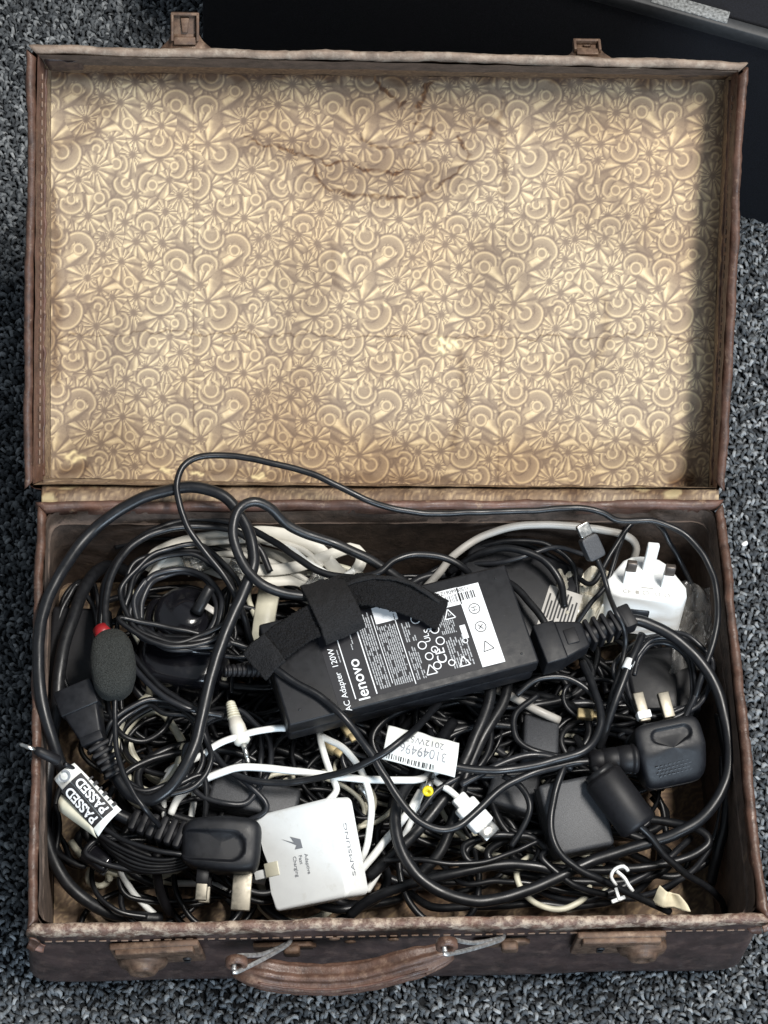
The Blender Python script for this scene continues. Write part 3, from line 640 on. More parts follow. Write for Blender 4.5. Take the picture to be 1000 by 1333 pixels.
# --- laptop power adapter
def adapter():
    zt = .116; A, B = at(356, 878, zt), at(680, 797, zt); m = frame((A+B)/2, B); Lx = .158; Wy = .068; T = .029
    t = thing('power_adapter', (m[0, 3], m[1, 3], zt-T), 'large black laptop power adapter with printed label lying on top of the cables', 'adapter')
    mm = off(m, 0, 0, -T/2)
    b = mk('body', join(box(off(mm, 0, 0, T*.26), Lx, Wy, T*.48, .0016, 3), box(off(mm, 0, 0, -T*.25), Lx-.0012, Wy-.0012, T*.5, .003, 3)), MT['plastic'], t, sharp=.6)
    mk('seam_edge', join(*[box(off(m, 0, s*(Wy/2-.0004), -.0020), Lx-.004, .0006, .0008, .0002, 1) for s in (-1, 1)]), MT['pvcg'], b)
    for sx in (-1, 1):
        for sy in (-1, 1): mk('screw_pip', sell(off(m, sx*(Lx/2-.009), sy*(Wy/2-.008), .0001), .0016, .0016, .0008, 1, 1, 10, 6), MT['pvcg'], b)
    # label: x runs left-right of the adapter; printing reads bottom to top
    lw, lh = .106, .056; c = off(m, .006, -.0012, .0001)
    out = [(-lw/2, -lh/2), (lw/2-.004, -lh/2), (lw/2, -lh/2+.004), (lw/2, lh/2-.004), (lw/2-.004, lh/2), (-lw/2, lh/2)]
    lab = mk('label', prism(c, out, 0, .00012), MT['lab'], t, smooth=False)
    W = []; z = .00013
    k = off(c, 0, 0, z)
    white = [(lw/2-.0075, 0, .0145, lh-.0015), (lw/2-.023, lh/2-.0062, .018, .0115), (-.009, lh/2-.006, .014, .011), (-lw/2+.0112, 0, .0006, lh-.002), (-lw/2+.0245, 0, .0007, lh-.002), (-.004, -.003, .0005, lh-.008), (-.0175, 0, .0004, lh-.01)]
    mk('white_panel', rects(k, white), MT['wink'], lab, smooth=False)
    R = []
    def lines(x0, x1, y0, y1, pitch=.0014, dens=.8):
        x = x0
        while x < x1:
            y = y0
            while y < y1:
                ln = random.uniform(.0008, .0045)
                if random.random() < dens: R.append((x, y+ln/2, pitch*.48, ln*.86))
                y += ln
            x += pitch
    lines(-lw/2+.0265, -.019, -lh/2+.003, lh/2-.003, .0014, .93); lines(-.0160, -.0055, -lh/2+.003, lh/2-.015, .0013, .9); lines(-.002, .0035, -lh/2+.003, -.006, .0013, .8); lines(-.001, .006, .0, .010, .0014, .7)
    lines(.022, .0355, -lh/2+.004, -lh/2+.022, .0015, .75); lines(-lw/2+.009, -lw/2+.010, -.002, lh/2-.006, .0011, .7); lines(-lw/2+.0185, -lw/2+.020, .004, lh/2-.004, .0011, .8); lines(.0215, .031, -.001, .011, .0012, .85)
    mk('fine_print', rects(off(k, 0, 0, .00001), R), MT['fine'], lab, smooth=False)
    # barcode in the white corner and number above it
    R = []; x = lw/2-.031
    while x < lw/2-.004: wv = random.choice((.0003, .0005, .0008)); R.append((x, lh/2-.0072, wv, .0052)); x += wv+random.choice((.0004, .0006, .0009))
    kk = off(k, 0, 0, .0001); mk('barcode', rects(kk, R), MT['ink'], lab, smooth=False)
    up = rotz(off(kk, lw/2-.0175, lh/2-.0025, .0001), math.pi); text('11S0B66061ZVJ', .0036, up, MT['ink'], 'lettering', lab, xs=.9)
    tx = lambda x, y, s, st, mt='wink', a=math.pi/2, **kw: text(st, s, rotz(off(k, x, y, .00012), a), MT[mt], 'lettering', lab, **kw)
    tx(-lw/2+.0168, -lh/2+.0125, .0100, 'lenovo', bold=.0001, shear=0.); tx(-lw/2+.0055, -lh/2+.0155, .0052, 'AC Adapter  120W', xs=1.)
    V = []
    I = [(lw/2-.0078, .011), (lw/2-.0078, -.0015)]
    vf = [ringp(off(kk, x, y, .0001), .0036, .0005, n=24) for x, y in I]
    vf += [rects(rotz(off(kk, lw/2-.0078, -.0015, .0001), a), [(0, 0, .0044, .0005)]) for a in (.7, 2.2)]
    tri = [(-.0034, -.003), (.0034, -.003), (0, .0034)]; q = rotz(off(kk, lw/2-.0078, -.0145, .0001), .1)
    for a, b2 in zip(tri, tri[1:]+tri[:1]):
        a = np.array(a); b2 = np.array(b2); d = b2-a; vf.append(rects(rotz(off(q, *((a+b2)/2)), math.atan2(d[1], d[0])), [(0, 0, np.linalg.norm(d), .0005)]))
    mk('symbols', join(*vf), MT['ink'], lab, smooth=False)
    text('H', .0045, rotz(off(kk, lw/2-.0078, .011, .0001), math.pi/2), MT['ink'], 'lettering', lab)
    vf = [ringp(off(k, x, y, .0001), r, .0006, n=22) for x, y, r in ((.0175, .0135, .0034), (.0175, .0135, .0018), (.007, -.004, .0028), (.0185, -.004, .0028), (.009, -.012, .0026), (.0175, .004, .0028), (.008, .0135, .003), (.012, -.019, .0026), (.021, -.0195, .0022), (.0135, -.0085, .0022))]
    for x, y in ((.029, .0115), (.0075, -.0205), (.0285, -.0205)):
        q = off(k, x, y, .0001)
        for a, b2 in zip(tri, tri[1:]+tri[:1]):
            a = np.array(a); b2 = np.array(b2); d = b2-a; vf.append(rects(rotz(off(q, *((a+b2)/2)), math.atan2(d[1], d[0])), [(0, 0, np.linalg.norm(d), .0006)]))
    mk('symbols', join(*vf), MT['wink'], lab, smooth=False)
    tx(.0165, -.0135, .0085, 'CE', xs=1.); tx(.013, .0045, .006, 'S'); tx(.0115, .0, .005, 'UL'); tx(.0335, -.008, .0050, 'C'); mk('white_panel', rects(k, [(.0345, -.002, .0035, .009)]), MT['wink'], lab, smooth=False)
    # DC cord leaving the left end
    e = X(m, [[-Lx/2, .010, -T/2]])[0]; e2 = X(m, [[-Lx/2-.026, .014, -T/2+.004]])[0]
    mk('strain_relief', relief(e, e2, .0052, .0036, 9), MT['rubber'], t)
    cable(np.vstack([e2, path('292,862,88 270,880,70 262,900,45')]), .0026, 'pvc', None, 'cord', parent=t, cat=None)
    return t, m
AD, ADM = adapter()
# --- mains lead plugged into the adapter (big loop on the right)
def mains_right():
    A, B = at(700, 847, .104), at(757, 831, .104); m = frame(A, B); P1 = at(762, 829, .104)
    t = thing('mains_lead', (A[0], A[1], .07), 'thick black mains lead with rectangular connector plugged into the adapter label end', 'power lead')
    L_ = np.linalg.norm(P1-A)
    b = mk('connector', join(box(off(m, L_*.22), L_*.44, .0265, .020, .0012, 3), box(off(m, L_*.70), L_*.56, .0255, .019, .0018, 3, taper=(.66, .75))), MT['plastic'], t, sharp=.5)
    mk('grip', box(off(m, L_*.66, 0, .0088), .008, .010, .0016, .0005, 2), MT['rubber'], b)
    E_ = at(815, 806, .104); f = frame(P1, E_); L2 = np.linalg.norm(E_-P1); vf = [lathe(f, [(-.002, .0055), (L2, .0050)], 14)]
    for k in range(5): vf.append(box(off(f, L2*(k+.45)/5), L2*.105, .0172-.0006*k, .0150-.0004*k, .0012, 2))
    vf.append(box(off(f, L2*1.0), .008, .0155, .0135, .0015, 2)); mk('strain_relief', join(*vf), MT['rubber'], t, sharp=.6)
    cable(np.vstack([E_, path('840,809,104 875,826,103 908,855,101 932,893,98 945,935,95 950,985,91 942,1025,87 918,1060,83 880,1085,79 830,1103,75 775,1120,72 725,1143,72 675,1163,74 622,1172,78 578,1162,82 544,1140,85 523,1108,87 514,1072,87 519,1038,86 540,1008,80 568,972,72 590,940,62')]), .0036, 'pvc', None, 'cable', parent=t, cat=None, n=12)
mains_right()
# --- mains lead with the test tag (big loop on the left), plug and connector
def uk_pin(m, L_, wx, wy, mt, name, parent, sleeve=0.):
    """pin along +x of frame m"""
    p = mk(name, box(off(m, L_/2), L_, wx, wy, .0006, 2), MT[mt], parent)
    if sleeve: mk('sleeve', box(off(m, sleeve/2), sleeve, wx+.0006, wy+.0006, .0004, 1), MT['rubber'], p)
def mains_left():
    zc = .092; A, B = at(236, 1094, zc), at(340, 1101, zc); m = frame((A+B)/2, B); sx = np.linalg.norm(B-A)
    m = rotx(m, .22)
    t = thing('mains_lead', (m[0, 3], m[1, 3], .06), 'thick black mains lead looping over the left side with three pin plug and tag', 'power lead')
    def fn(P):
        P = P.copy(); tp = P[:, 2] > 0
        k = 1-.16*np.clip(-P[:, 0]/sx*2, 0, 1); P[:, 1] *= k; P[:, 2] *= 1-.12*np.clip(-P[:, 0]/sx*2, 0, 1)
        x = (P[:, 0]+.006)/.0205; y = (P[:, 1]+.002)/.0088; d = np.maximum(np.abs(x), 0); s = np.hypot(np.maximum(np.abs(P[:, 0]+.006)-.0115, 0), P[:, 1]+.002)
        P[:, 2] -= np.where(tp, .0032*(1-np.clip((s-.0075)/.0016, 0, 1)), 0); return P
    b = mk('plug', sell(off(m, 0, 0, -.014), sx, .0335, .036, .34, .42, 120, 90, fn), MT['plastic'], t)
    f = frame(X(m, [[.014, -.0150, -.014]])[0], xdir=-m[:3, 1]-.15*m[:3, 2]*0, up=m[:3, 2])
    uk_pin(f, .0225, .0115, .0045, 'brass', 'earth_pin', b)
    f2 = frame(X(m, [[-.0095, -.0150, -.008]])[0], xdir=-m[:3, 1], up=m[:3, 2]); uk_pin(f2, .0185, .0068, .0042, 'brass', 'pin', b, .009)
    f3 = frame(X(m, [[-.0080, -.0150, -.026]])[0], xdir=-m[:3, 1], up=m[:3, 2]); uk_pin(f3, .0185, .0068, .0042, 'brass', 'pin', b, .009)
    A2 = X(m, [[-sx/2+.002, .002, -.012]])[0]; B2 = at(170, 1068, .078); f = frame(A2, B2); L2 = np.linalg.norm(B2-A2); vf = [lathe(f, [(0, .0062), (L2, .0050)], 16)]
    for k in range(6):
        q = .0090-.0004*k
        for s in (-1, 1): vf.append(box(off(f, L2*(k+.5)/6, s*.0035*0, s*.0008), L2*.125, q*1.9, q*1.5, .0015, 2))
    mk('strain_relief', join(*vf), MT['rubber'], t, sharp=.6)
    # connector end
    C0, C1 = at(98, 897, .098), at(117, 950, .096); m2 = frame(C0, C1, roll=.25); L3 = np.linalg.norm(C1-C0)
    c = mk('connector', join(box(off(m2, L3*.28), L3*.60, .0245, .0185, .0012, 3), box(off(m2, L3*.88), L3*.72, .0225, .0165, .0020, 3, taper=(.62, .72)), box(off(m2, L3*1.25), .006, .014, .013, .001, 2)), MT['plastic'], t, sharp=.5)
    D0, D1 = at(126, 968, .094), at(150, 1010, .089); f = frame(D0, D1); L4 = np.linalg.norm(D1-D0); vf = [lathe(f, [(0, .0054), (L4, .0045)], 16)]
    for k in range(5): vf.append(box(off(f, L4*(k+.5)/5), L4*.13, .0148-.0006*k, .0125-.0004*k, .0013, 2))
    mk('strain_relief', join(*vf), MT['rubber'], t, sharp=.6)
    cable(np.vstack([B2, path('140,1052,82 108,1030,86 82,1000,96 66,955,106 54,905,113 50,855,116 57,800,116 78,750,116 110,703,113 150,668,119 200,644,125 250,634,129 292,647,129 320,682,126 331,722,123 326,752,121 306,797,117 287,842,114 272,895,111 262,940,107 247,985,103 222,1025,97 194,1042,92 168,1034,89'), [D1]]), .0037, 'pvc', None, 'cable', parent=t, cat=None, n=12)
    # test tag folded round the lead
    z = .101; q = [at(128, 1089, z-.006), at(158, 1054, z), at(97, 993, z+.002), at(70, 1014, z-.004)]
    q = [q[0], q[1], q[2], q[3]]
    tg = mk('test_tag', sheet(q, 16, 20, lambda u, v: .0035*math.sin(u*math.pi), .0006), MT['paper'], t)
    # frame on the tag: x along text (from lower right to upper left), y = letter tops
    u = nrm((q[3]+q[2])/2-(q[0]+q[1])/2); n = nrm(np.cross(q[1]-q[0], q[3]-q[0])); ctr = sum(q)/4+n*.0044
    f = np.eye(4); f[:3, 0] = u; f[:3, 2] = n; f[:3, 1] = np.cross(n, u); f[:3, 3] = ctr
    if True:
        def bent(vf):  # follow the tag's curve
            V, F = vf; Vl = (V-f[:3, 3]) @ f[:3, :3]; hw = .0112; Vl[:, 2] -= .0036*np.minimum(1.2, (Vl[:, 1]/hw)**2)*.9; return X(f, Vl), F
        def rp(R, mt, z): mk('print', bent(rects(off(f, 0, 0, z), sum([[(x, y+(j-3.5)*sy/8, sxx, sy/8) for j in range(8)] for x, y, sxx, sy in R], []))), MT[mt], tg, smooth=False)
        rp([(-.0025, .0050, .0295, .0078), (-.0025, -.0034, .0295, .0078)], 'ink', .0002)
        for y in (.0050, -.0034):
            o = text('PASSED', .0078, off(f, -.0025, y, .0004), MT['wink'], 'lettering', tg, xs=.98, bold=.00022)
            V = np.array([v.co[:] for v in o.data.vertices])+np.array(t.location); V, _ = bent((V, [])); V -= np.array(t.location)
            for v_, c_ in zip(o.data.vertices, V): v_.co = c_
        rp([(-.0150+.0042*i, -.0096, .0011 if i % 2 else .0022, .0022) for i in range(6)], 'ink', .0002)
        mk('print', bent(ringp(off(f, .0172, .001, .0003), .0036, .0011, n=26, a0=.6, a1=6.0)), MT['greyink'], tg, smooth=False)
    q2 = [at(126, 1091, .094), at(122, 1068, .096), at(80, 1034, .095), at(77, 1056, .090)]
    mk('tag_fold', sheet(q2, 8, 8, lambda u, v: .003*math.sin(u*math.pi), .0006), MT['cream'], t)
mains_left()

# --- black hook-and-loop strap lying over the adapter's end
def strap():
    t = thing('cable_strap', at(430, 800, .118), 'black hook and loop cable strap folded across the left end of the adapter', 'strap')
    def rib(pts, wd, m, name, th=.0016):
        C = catmull(pts, .0008); k = max(6, int(wd/.0008)); pr = [(-wd/2+wd*i/k, th/2*(1 if 0 < i < k else 0)) for i in range(k+1)]+[(wd/2-wd*i/6, -th/2) for i in range(1, 6)]
        V, F = sweep(C, pr, transport=False); V = wob(V, .0006, 160, len(name))
        if m == 'velcro': V = wob(V, .0008, 1000, 3); V = wob(V, .0005, 2100, 5)
        else: V = wob(V, .0003, 900, 3)
        return mk(name, (V, F), MT[m], t)
    rib(path('336,862,116 360,840,123 395,815,126 425,798,127 450,782,127'), .0215, 'velcro', 'loop_band')
    rib(path('331,868,115 345,853,121 358,842,124'), .0228, 'webbing', 'stitched_end')
    rib(path('418,757,121 428,775,129 438,795,131 446,815,129 450,828,124'), .0270, 'webbing', 'cross_band', .0018)
    rib(path('440,774,122 465,768,125 495,770,127 525,778,126 552,788,123 576,801,119'), .0215, 'velcro', 'tail', .0020)
    rib(path('446,762,125 480,752,128 515,754,130 548,766,128 572,784,122'), .0030, 'webbing', 'tail_edge', .0012)
strap()
# --- DC cable making the small loop behind the strap
cable('425,785,118 405,778,120 370,772,122 338,758,125 315,730,128 304,695,132 311,663,135 330,652,136 352,661,132 372,682,124 398,696,119 435,707,114 478,726,108 515,750,100 545,772,88', .0031, 'pvcm', 'matt black cable making a small loop beside the suitcase back edge above the strap', n=11)
# --- long thin cable crossing the back rim
cable('333,858,66 320,808,96 296,757,110 268,719,117 245,686,123 233,652,129 231,628,133 240,606,135 262,595,136 300,594,136 350,602,136 400,615,134 440,633,131 475,651,127 510,662,122 560,667,118.5 620,666,118 700,664,118 755,661,119 783,667,118 805,677,115 850,679,112 885,692,109 910,716,107 928,752,105 935,796,104 930,832,102 916,872,97 905,912,88 893,945,72', .0021, 'pvc', 'long thin black cable arching onto the lid paper and along the back rim')
# --- cable from the black plug, draped over the adapter corner
def right_plug():
    z = .100; m = frame(at(874, 966, z), at(917, 957, z)); m = rotx(m, .10)
    t = thing('plug_adapter', (m[0, 3], m[1, 3], .05), 'black moulded three pin plug with grip hollow beside the right wall', 'plug')
    def fn(P):
        P = P.copy(); s = np.hypot(np.maximum(np.abs(P[:, 0]-.001)-.008, 0), (P[:, 1]-.0085)); tp = P[:, 2] > 0
        P[:, 2] -= np.where(tp, .0022*(1-np.clip((s-.0036)/.0014, 0, 1)), 0); P[:, 2] -= np.where(tp & (P[:, 1] < -.001), (-.001-P[:, 1])*.70, 0)
        P[:, 0] *= 1-.10*np.clip(-P[:, 1]/.02, 0, 1); return P
    b = mk('body', sell(off(m, 0, -.004, -.012), .0430, .038, .028, .26, .34, 140, 100, fn), MT['plastic'], t)
    f = frame(X(m, [[.006, .017, -.010]])[0], xdir=m[:3, 1], up=m[:3, 2]); uk_pin(f, .0165, .0072, .0042, 'brass', 'earth_pin', b)
    f = frame(X(m, [[-.0105, .017, -.006]])[0], xdir=m[:3, 1], up=m[:3, 2]); uk_pin(f, .0185, .0068, .0042, 'brass', 'pin', b)
    mk('white_collar', box(off(f, .004), .005, .0085, .007, .0008, 2), MT['white'], b)
    fp = rotz(off(m, -.001, -.0150, -.0052), .05); fp = rotx(fp, .61); R = [(-.011+.0028*i+.0014*(j % 2), .0036-.0022*j, random.uniform(.0010, .0022), .0007) for i in range(8) for j in range(4)]
    mk('moulded_text', rects(fp, R, .0002, .0004), MT['pvcg'], b, smooth=False)
    A, B = at(828, 987, .09), at(768, 991, .091); f = frame(A, B); L2 = np.linalg.norm(B-A)
    prof = [(0, .0092), (L2*.10, .0092), (L2*.11, .0084), (L2*.16, .0086), (L2*.40, .0080), (L2*.41, .0074), (L2*.45, .0078), (L2*.72, .0072), (L2*.73, .0066), (L2*.77, .0070), (L2, .0062), (L2+.0008, .003)]
    mk('strain_relief', lathe(f, prof, 22), MT['rubber'], t)
    cable(np.vstack([B, path('742,993,92 700,1004,94 660,1022,94 625,1052,94 600,1073,94 575,1079,94 550,1070,96 527,1048,99 503,1013,103 478,974,110 450,937,118.3 418,909,119 380,886,119 352,866,118 338,862,112')]), .0024, 'pvc', None, 'cable', parent=t, cat=None, n=10)
right_plug()
# --- cable with the printed paper sleeve
def sleeve():
    t = thing('tagged_cable', at(550, 975, .08), 'black cable wearing a white paper sleeve printed 31049496', 'cable')
    cable('758,862,88 772,892,92 783,930,96 778,958,98 760,978,99 720,990,98 680,999,97 640,1003,97 600,999,97 560,988,97 520,975,96 490,962,90', .0026, 'pvc', None, 'cable', parent=t, cat=None, n=10)
    z = .104; q = [at(497, 988, z-.004), at(592, 1012, z-.004), at(598, 967, z-.002), at(506, 944, z-.003)]
    hf = lambda u, v: .0045*math.sin(v*math.pi)+.0007*math.sin(u*9+v*4)+.0008*math.sin(u*17-v*6)*v
    s = mk('paper_sleeve', sheet(q, 40, 20, hf, .0005), MT['paper'], t)
    n = nrm(np.cross(q[1]-q[0], q[3]-q[0])); e0 = nrm(q[0]-q[1]); f = np.eye(4); f[:3, 0] = e0; f[:3, 2] = n; f[:3, 1] = np.cross(n, e0); f[:3, 3] = q[1]
    Lw = np.linalg.norm(q[0]-q[1]); Lh = -((q[3]-q[0]) @ f[:3, 1])
    def on(o):   # lay printing on the curved paper
        bm = bmesh.new(); bm.from_mesh(o.data); bmesh.ops.triangulate(bm, faces=bm.faces[:])
        for _ in range(2): bmesh.ops.subdivide_edges(bm, edges=[e for e in bm.edges if e.calc_length() > .001], cuts=1, use_grid_fill=True)
        bm.to_mesh(o.data); bm.free()
        for v_ in o.data.vertices:
            p = np.array(v_.co)+np.array(t.location); l = (p-f[:3, 3]) @ f[:3, :3]; uu = 1-l[0]/Lw; vv = -l[1]/Lh
            uu = min(max(uu, 0), 1); vv = min(max(vv, 0), 1); p = q[0]*(1-uu)*(1-vv)+q[1]*uu*(1-vv)+q[2]*uu*vv+q[3]*(1-uu)*vv+n*(hf(uu, vv)+.0002+l[2]); v_.co = p-np.array(t.location)
    on(text('31049496', .0080, off(f, Lw*.47, -Lh*.42), MT['greyink'], 'lettering', s, xs=.92)); on(text('2012W52', .0064, off(f, Lw*.47, -Lh*.72), MT['greyink'], 'lettering', s, xs=.95))
    R = []; x = Lw*.30
    while x < Lw*.95: wv = random.choice((.0003, .0006, .0009)); R += [(x, -Lh*.10+dy, wv, .0009) for dy in (-.0009, 0, .0009)]; x += wv+random.choice((.0004, .0007, .001))
    on(mk('barcode', rects(f, R), MT['ink'], s, smooth=False))
sleeve()
cable('572,915,84 550,941,98 527,960,110 497,981,110 460,999,103 420,1012,94 380,1019,90 340,1018,88 305,1008,86 281,985,84 267,952,82 266,915,74', .0022, 'pvc', 'thin black cable sweeping under the adapter front edge to the white sleeve', n=9)

# --- white fast charger
def charger():
    A, B = at(340, 1126, .066), at(442, 1102, .100); m = frame((A+B)/2, B); w_ = np.linalg.norm(B-A); d_ = .059; T = .023; m = rotx(m, .30)
    t = thing('phone_charger', (m[0, 3], m[1, 3], .05), 'white fast charger block tilted on the cables next to the black plug', 'charger')
    m = rotz(m, .0)
    poly = []
    def arc(cx, cy, r, a0, a1, n=5):
        for k in range(n): a = math.radians(a0+(a1-a0)*k/(n-1)); poly.append((cx+r*math.cos(a), cy+r*math.sin(a)))
    x0, x1, y0, y1 = -w_/2, w_/2, -d_/2, d_/2; r = .004
    arc(x1-r, y0+r, r, -90, 0); arc(x1-r, y1-r, r, 0, 90); arc(x0+.004, y1-r, r, 90, 180)
    poly += [(x0+.0015, y1-.010), (x0+.0050, y1-.015), (x0+.0055, y1-.022), (x0+.0030, y1-.030), (x0+.0035, y0+.012)]; arc(x0+.0065, y0+.0035, .0030, 180, 270)
    b = mk('body', prism(m, poly, -T, 0, .0022, 4), MT['white'], t, sharp=.9)
    # shallow hollow with lightning mark
    f = rotz(off(m, 0, 0, .0001), 0)
    bolt = [(-.0065, .0005), (-.0005, .0045), (-.0015, .0018), (.0042, .0010), (-.0012, -.0045), (-.0002, -.0014)]
    q = rotz(off(f, -.003, .006), -.10)
    mk('lightning_mark', prism(q, [(-.0080, .0052), (.0006, .0024), (-.0020, .0062), (.0052, .0040), (.0062, -.0012), (.0006, -.0016), (.0020, .0008)][::-1], 0, .00012), MT['greyink'], b, smooth=False)
    for i, s_ in enumerate(('Adaptive', 'Fast', 'Charging')): text(s_, .0034, rotz(off(f, .0045-.0042*i, .0005, .0001), -math.pi/2), MT['greyink'], 'lettering', b, align='LEFT')
    g = frame(X(m, [[w_/2+.0001, 0, -T/2]])[0], xdir=m[:3, 1], up=m[:3, 0]); text('SAMSUNG', .0056, rotz(off(g, -.002, .001, .0001), 0), MT['greyink'], 'lettering', b, xs=1.25)
    mk('pin_slot', box(off(m, -w_/2+.007, -.004, -.0004), .010, .0085, .0018, .0005, 2), MT['cream'], b)
    p = frame(X(m, [[-w_/2+.006, -.0055, -.003]])[0], xdir=-m[:3, 0]+.0*m[:3, 1], up=m[:3, 2]); mk('pin', box(off(p, .006), .014, .0055, .004, .0006, 2), MT['white'], b)
    cable(np.vstack([X(m, [[w_*.28, d_/2-.002, -T*.6]])[0], path('437,1028,88 428,1002,88 420,975,86 416,952,80')]), .0021, 'whitec', None, 'cable', parent=t, cat=None)
charger()
# --- white three pin charger
def white_plug():
    z = .092; m = frame(at(842, 752, z), at(890, 757, z)); m = rotx(m, -.36); m[:3, :3] *= 1.08
    t = thing('plug_charger', (m[0, 3], m[1, 3], .05), 'white three pin charger plug with its pins pointing up in the back right corner', 'charger')
    poly = [(-.0235, -.011), (-.0205, -.0155), (-.015, -.017), (.015, -.017), (.0205, -.0155), (.0235, -.011), (.0235, -.004), (.0135, .0135), (.0085, .0175), (.003, .019), (-.003, .019), (-.0085, .0175), (-.0135, .0135), (-.0235, -.004)]
    b = mk('body', prism(m, poly, -.030, 0, .0024, 4), MT['white'], t, sharp=.9)
    f = frame(X(m, [[.001, .0075, -.001]])[0], xdir=m[:3, 2], up=m[:3, 0]); e = mk('earth_pin', box(off(f, .0115), .023, .004, .0075, .0010, 2), MT['white'], b)
    for s in (-1, 1):
        f = frame(X(m, [[s*.0112, -.0055, -.001]])[0], xdir=m[:3, 2], up=m[:3, 0]); p = mk('pin', box(off(f, .006), .012, .0042, .0068, .0004, 2), MT['white'], b)
        mk('pin_tip', box(off(f, .0152), .0078, .0040, .0064, .0008, 2), MT['darkpin'], p)
    g = off(m, 0, 0, .0001)
    text('CE', .0042, off(g, -.012, -.0135, .0001), MT['greyc'], 'lettering', b); mk('print', join(ringp(off(g, -.001, -.0132, .0001), .0021, .0004, n=5), ringp(off(g, .006, -.0132, .0001), .0018, .0004, n=4, a0=.78, a1=.78+2*math.pi), ringp(off(g, .0115, -.0134, .0001), .0016, .0004, n=14), rects(off(g, 0, 0, .0001), [(-.006, -.0132, .0020, .0026), (0, -.0088, .007, .0006)])), MT['greyc'], b, smooth=False)
    h = frame(X(m, [[-.004, -.0171, -.014]])[0], xdir=m[:3, 0], up=-m[:3, 1]); mk('usb_port', box(h, .0150, .0085, .0012, .0010, 2), MT['pvcg'], b)
white_plug()
# --- usb-c lead standing up
def usb_c():
    A, B = at(757, 682, .124), at(777, 727, .112); m = frame(A, B); L_ = np.linalg.norm(B-A)
    t = thing('usb_cable', at(777, 727, .09), 'thin black usb c cable with metal tip pointing at the back rim', 'cable')
    mk('tip', sell(off(m, .0042), .0085, .0086, .0034, .25, .25, 32, 20), MT['steel'], t)
    mk('plug_body', sell(off(m, .0085+(L_-.0085)/2), L_-.0085, .0118, .0072, .18, .3, 40, 30), MT['grey'], t)
    cable(np.vstack([B, path('784,745,108 792,770,105 802,796,112 812,815,108 815,840,98 808,872,92 796,905,88 788,935,80')]), .0017, 'pvcm', None, 'cable', parent=t, cat=None)
usb_c()
# --- microphone with foam windshield
def mic():
    c = at(147, 866, .112); m = frame(c, at(150, 905, .110)); t = thing('microphone', (c[0], c[1], .09), 'small microphone with grey foam windshield near the left wall', 'microphone')
    def fn(P):
        P = P.copy(); k = .93+.10*np.sin((P[:, 0]/.042+.5)*3.0); P[:, 1:] *= k[:, None]; return P
    mk('foam_windshield', wobF(sell(m, .0425, .0262, .0262, .55, .75, 60, 40, fn), .0006, 140, 1), MT['foam'], t)
    r = frame(at(133, 822, .106), at(140, 835, .108)); mk('red_ring', lathe(r, [(-.0025, .003), (-.0025, .0050), (.004, .0054), (.005, .003)], 20), MT['red'], t)
    cable('150,900,108 150,935,106 152,975,106 160,1005,107 172,1028,107 190,1054,104 208,1075,88', .0017, 'pvc', None, 'cable', parent=t, cat=None)
    cable('140,826,108 137,806,106 137,780,104 147,745,103 170,712,101 205,692,99 250,684,98 300,690,97 335,712,96 352,745,90', .0022, 'pvcm', None, 'boom', parent=t, cat=None)
mic()
# --- black domed gadget with stalk under the coils
def gadget():
    z = .072; m = frame(at(238, 832, z), at(290, 838, z)); t = thing('webcam_base', (m[0, 3], m[1, 3], .03), 'glossy black domed desk stand with a short stalk inside the thin cable coil', 'stand')
    mk('foot', sell(off(m, 0, -.001, -.016), .055, .060, .045, .35, .45, 60, 30), MT['gloss'], t)
    mk('dome', lathe(frame(at(245, 805, .078), xdir=(.15, .1, 1)), [(-.01, .022), (0, .022), (.004, .0205), (.006, .017), (.0065, .012), (.009, .011), (.010, .006)], 36), MT['gloss'], t)
    mk('stalk', lathe(frame(at(256, 797, .088), at(274, 764, .100)), [(0, .0042), (.003, .0036), (.018, .0034), (.019, .002)], 16), MT['pvcm'], t)
    mk('rib', tube(path('205,822,86 225,838,88 250,848,87 275,850,82'), .0016, 8), MT['gloss'], t)
    mk('sticker', box(frame(at(273, 792, .0905), at(285, 800, .090)), .010, .004, .0004, .0001, 1), MT['greyc'], t)
gadget()
def coil(cx, cy, rx, ry, turns, z0, z1, jit=4, ph=0., grow=0., tail=None, tail0=None, tilt=0.):
    P = []
    for k in range(int(turns*12)+1):
        a = ph+2*math.pi*k/12; s = k/(turns*12); j = (1+grow*s)*(1+.05*math.sin(a*.41+ph))
        x, y = rx*j*math.cos(a), ry*j*math.sin(a); ct, st = math.cos(tilt), math.sin(tilt)
        P.append(at(cx+x*ct-y*st+random.uniform(-jit, jit), cy+x*st+y*ct+random.uniform(-jit, jit), (z0+(z1-z0)*s+random.uniform(-1.5, 1.5))/1000))
    if tail: P += list(path(tail))
    if tail0: P = list(path(tail0))+P
    return np.array(P)
cable(coil(235, 778, 68, 58, 5.3, 84, 98, 5, 1.2, .10, '340,850,84 352,890,72'), .0017, 'pvc', 'thin black cable coiled several times round the glossy domed stand')
cable(coil(232, 792, 50, 48, 2.2, 88, 95, 3, 2.8, .1, '170,800,92 185,830,93 230,842,95 275,842,94 300,838,90'), .0019, 'pvcg', 'dark grey cable looped low round the glossy domed stand')
cable('128,842,84 132,800,90 140,752,93 172,707,95 215,684,96 262,675,97 312,683,98 352,702,100 385,725,103 415,744,105 455,752,106 492,746,108 515,730,110 545,722,110 580,727,109 606,742,104 620,760,92', .0023, 'pvc', 'black cable from the left coil across the white flat cable to the adapter top', n=10)
cable('190,760,30 150,738,48 122,748,66 98,795,78 80,850,82 74,910,78 66,970,70 58,1030,64 60,1085,54 80,1138,44 110,1172,36 150,1192,28 210,1196,20', .0040, 'pvcm', 'heavy black cable pressed into the front left corner of the suitcase', n=12)
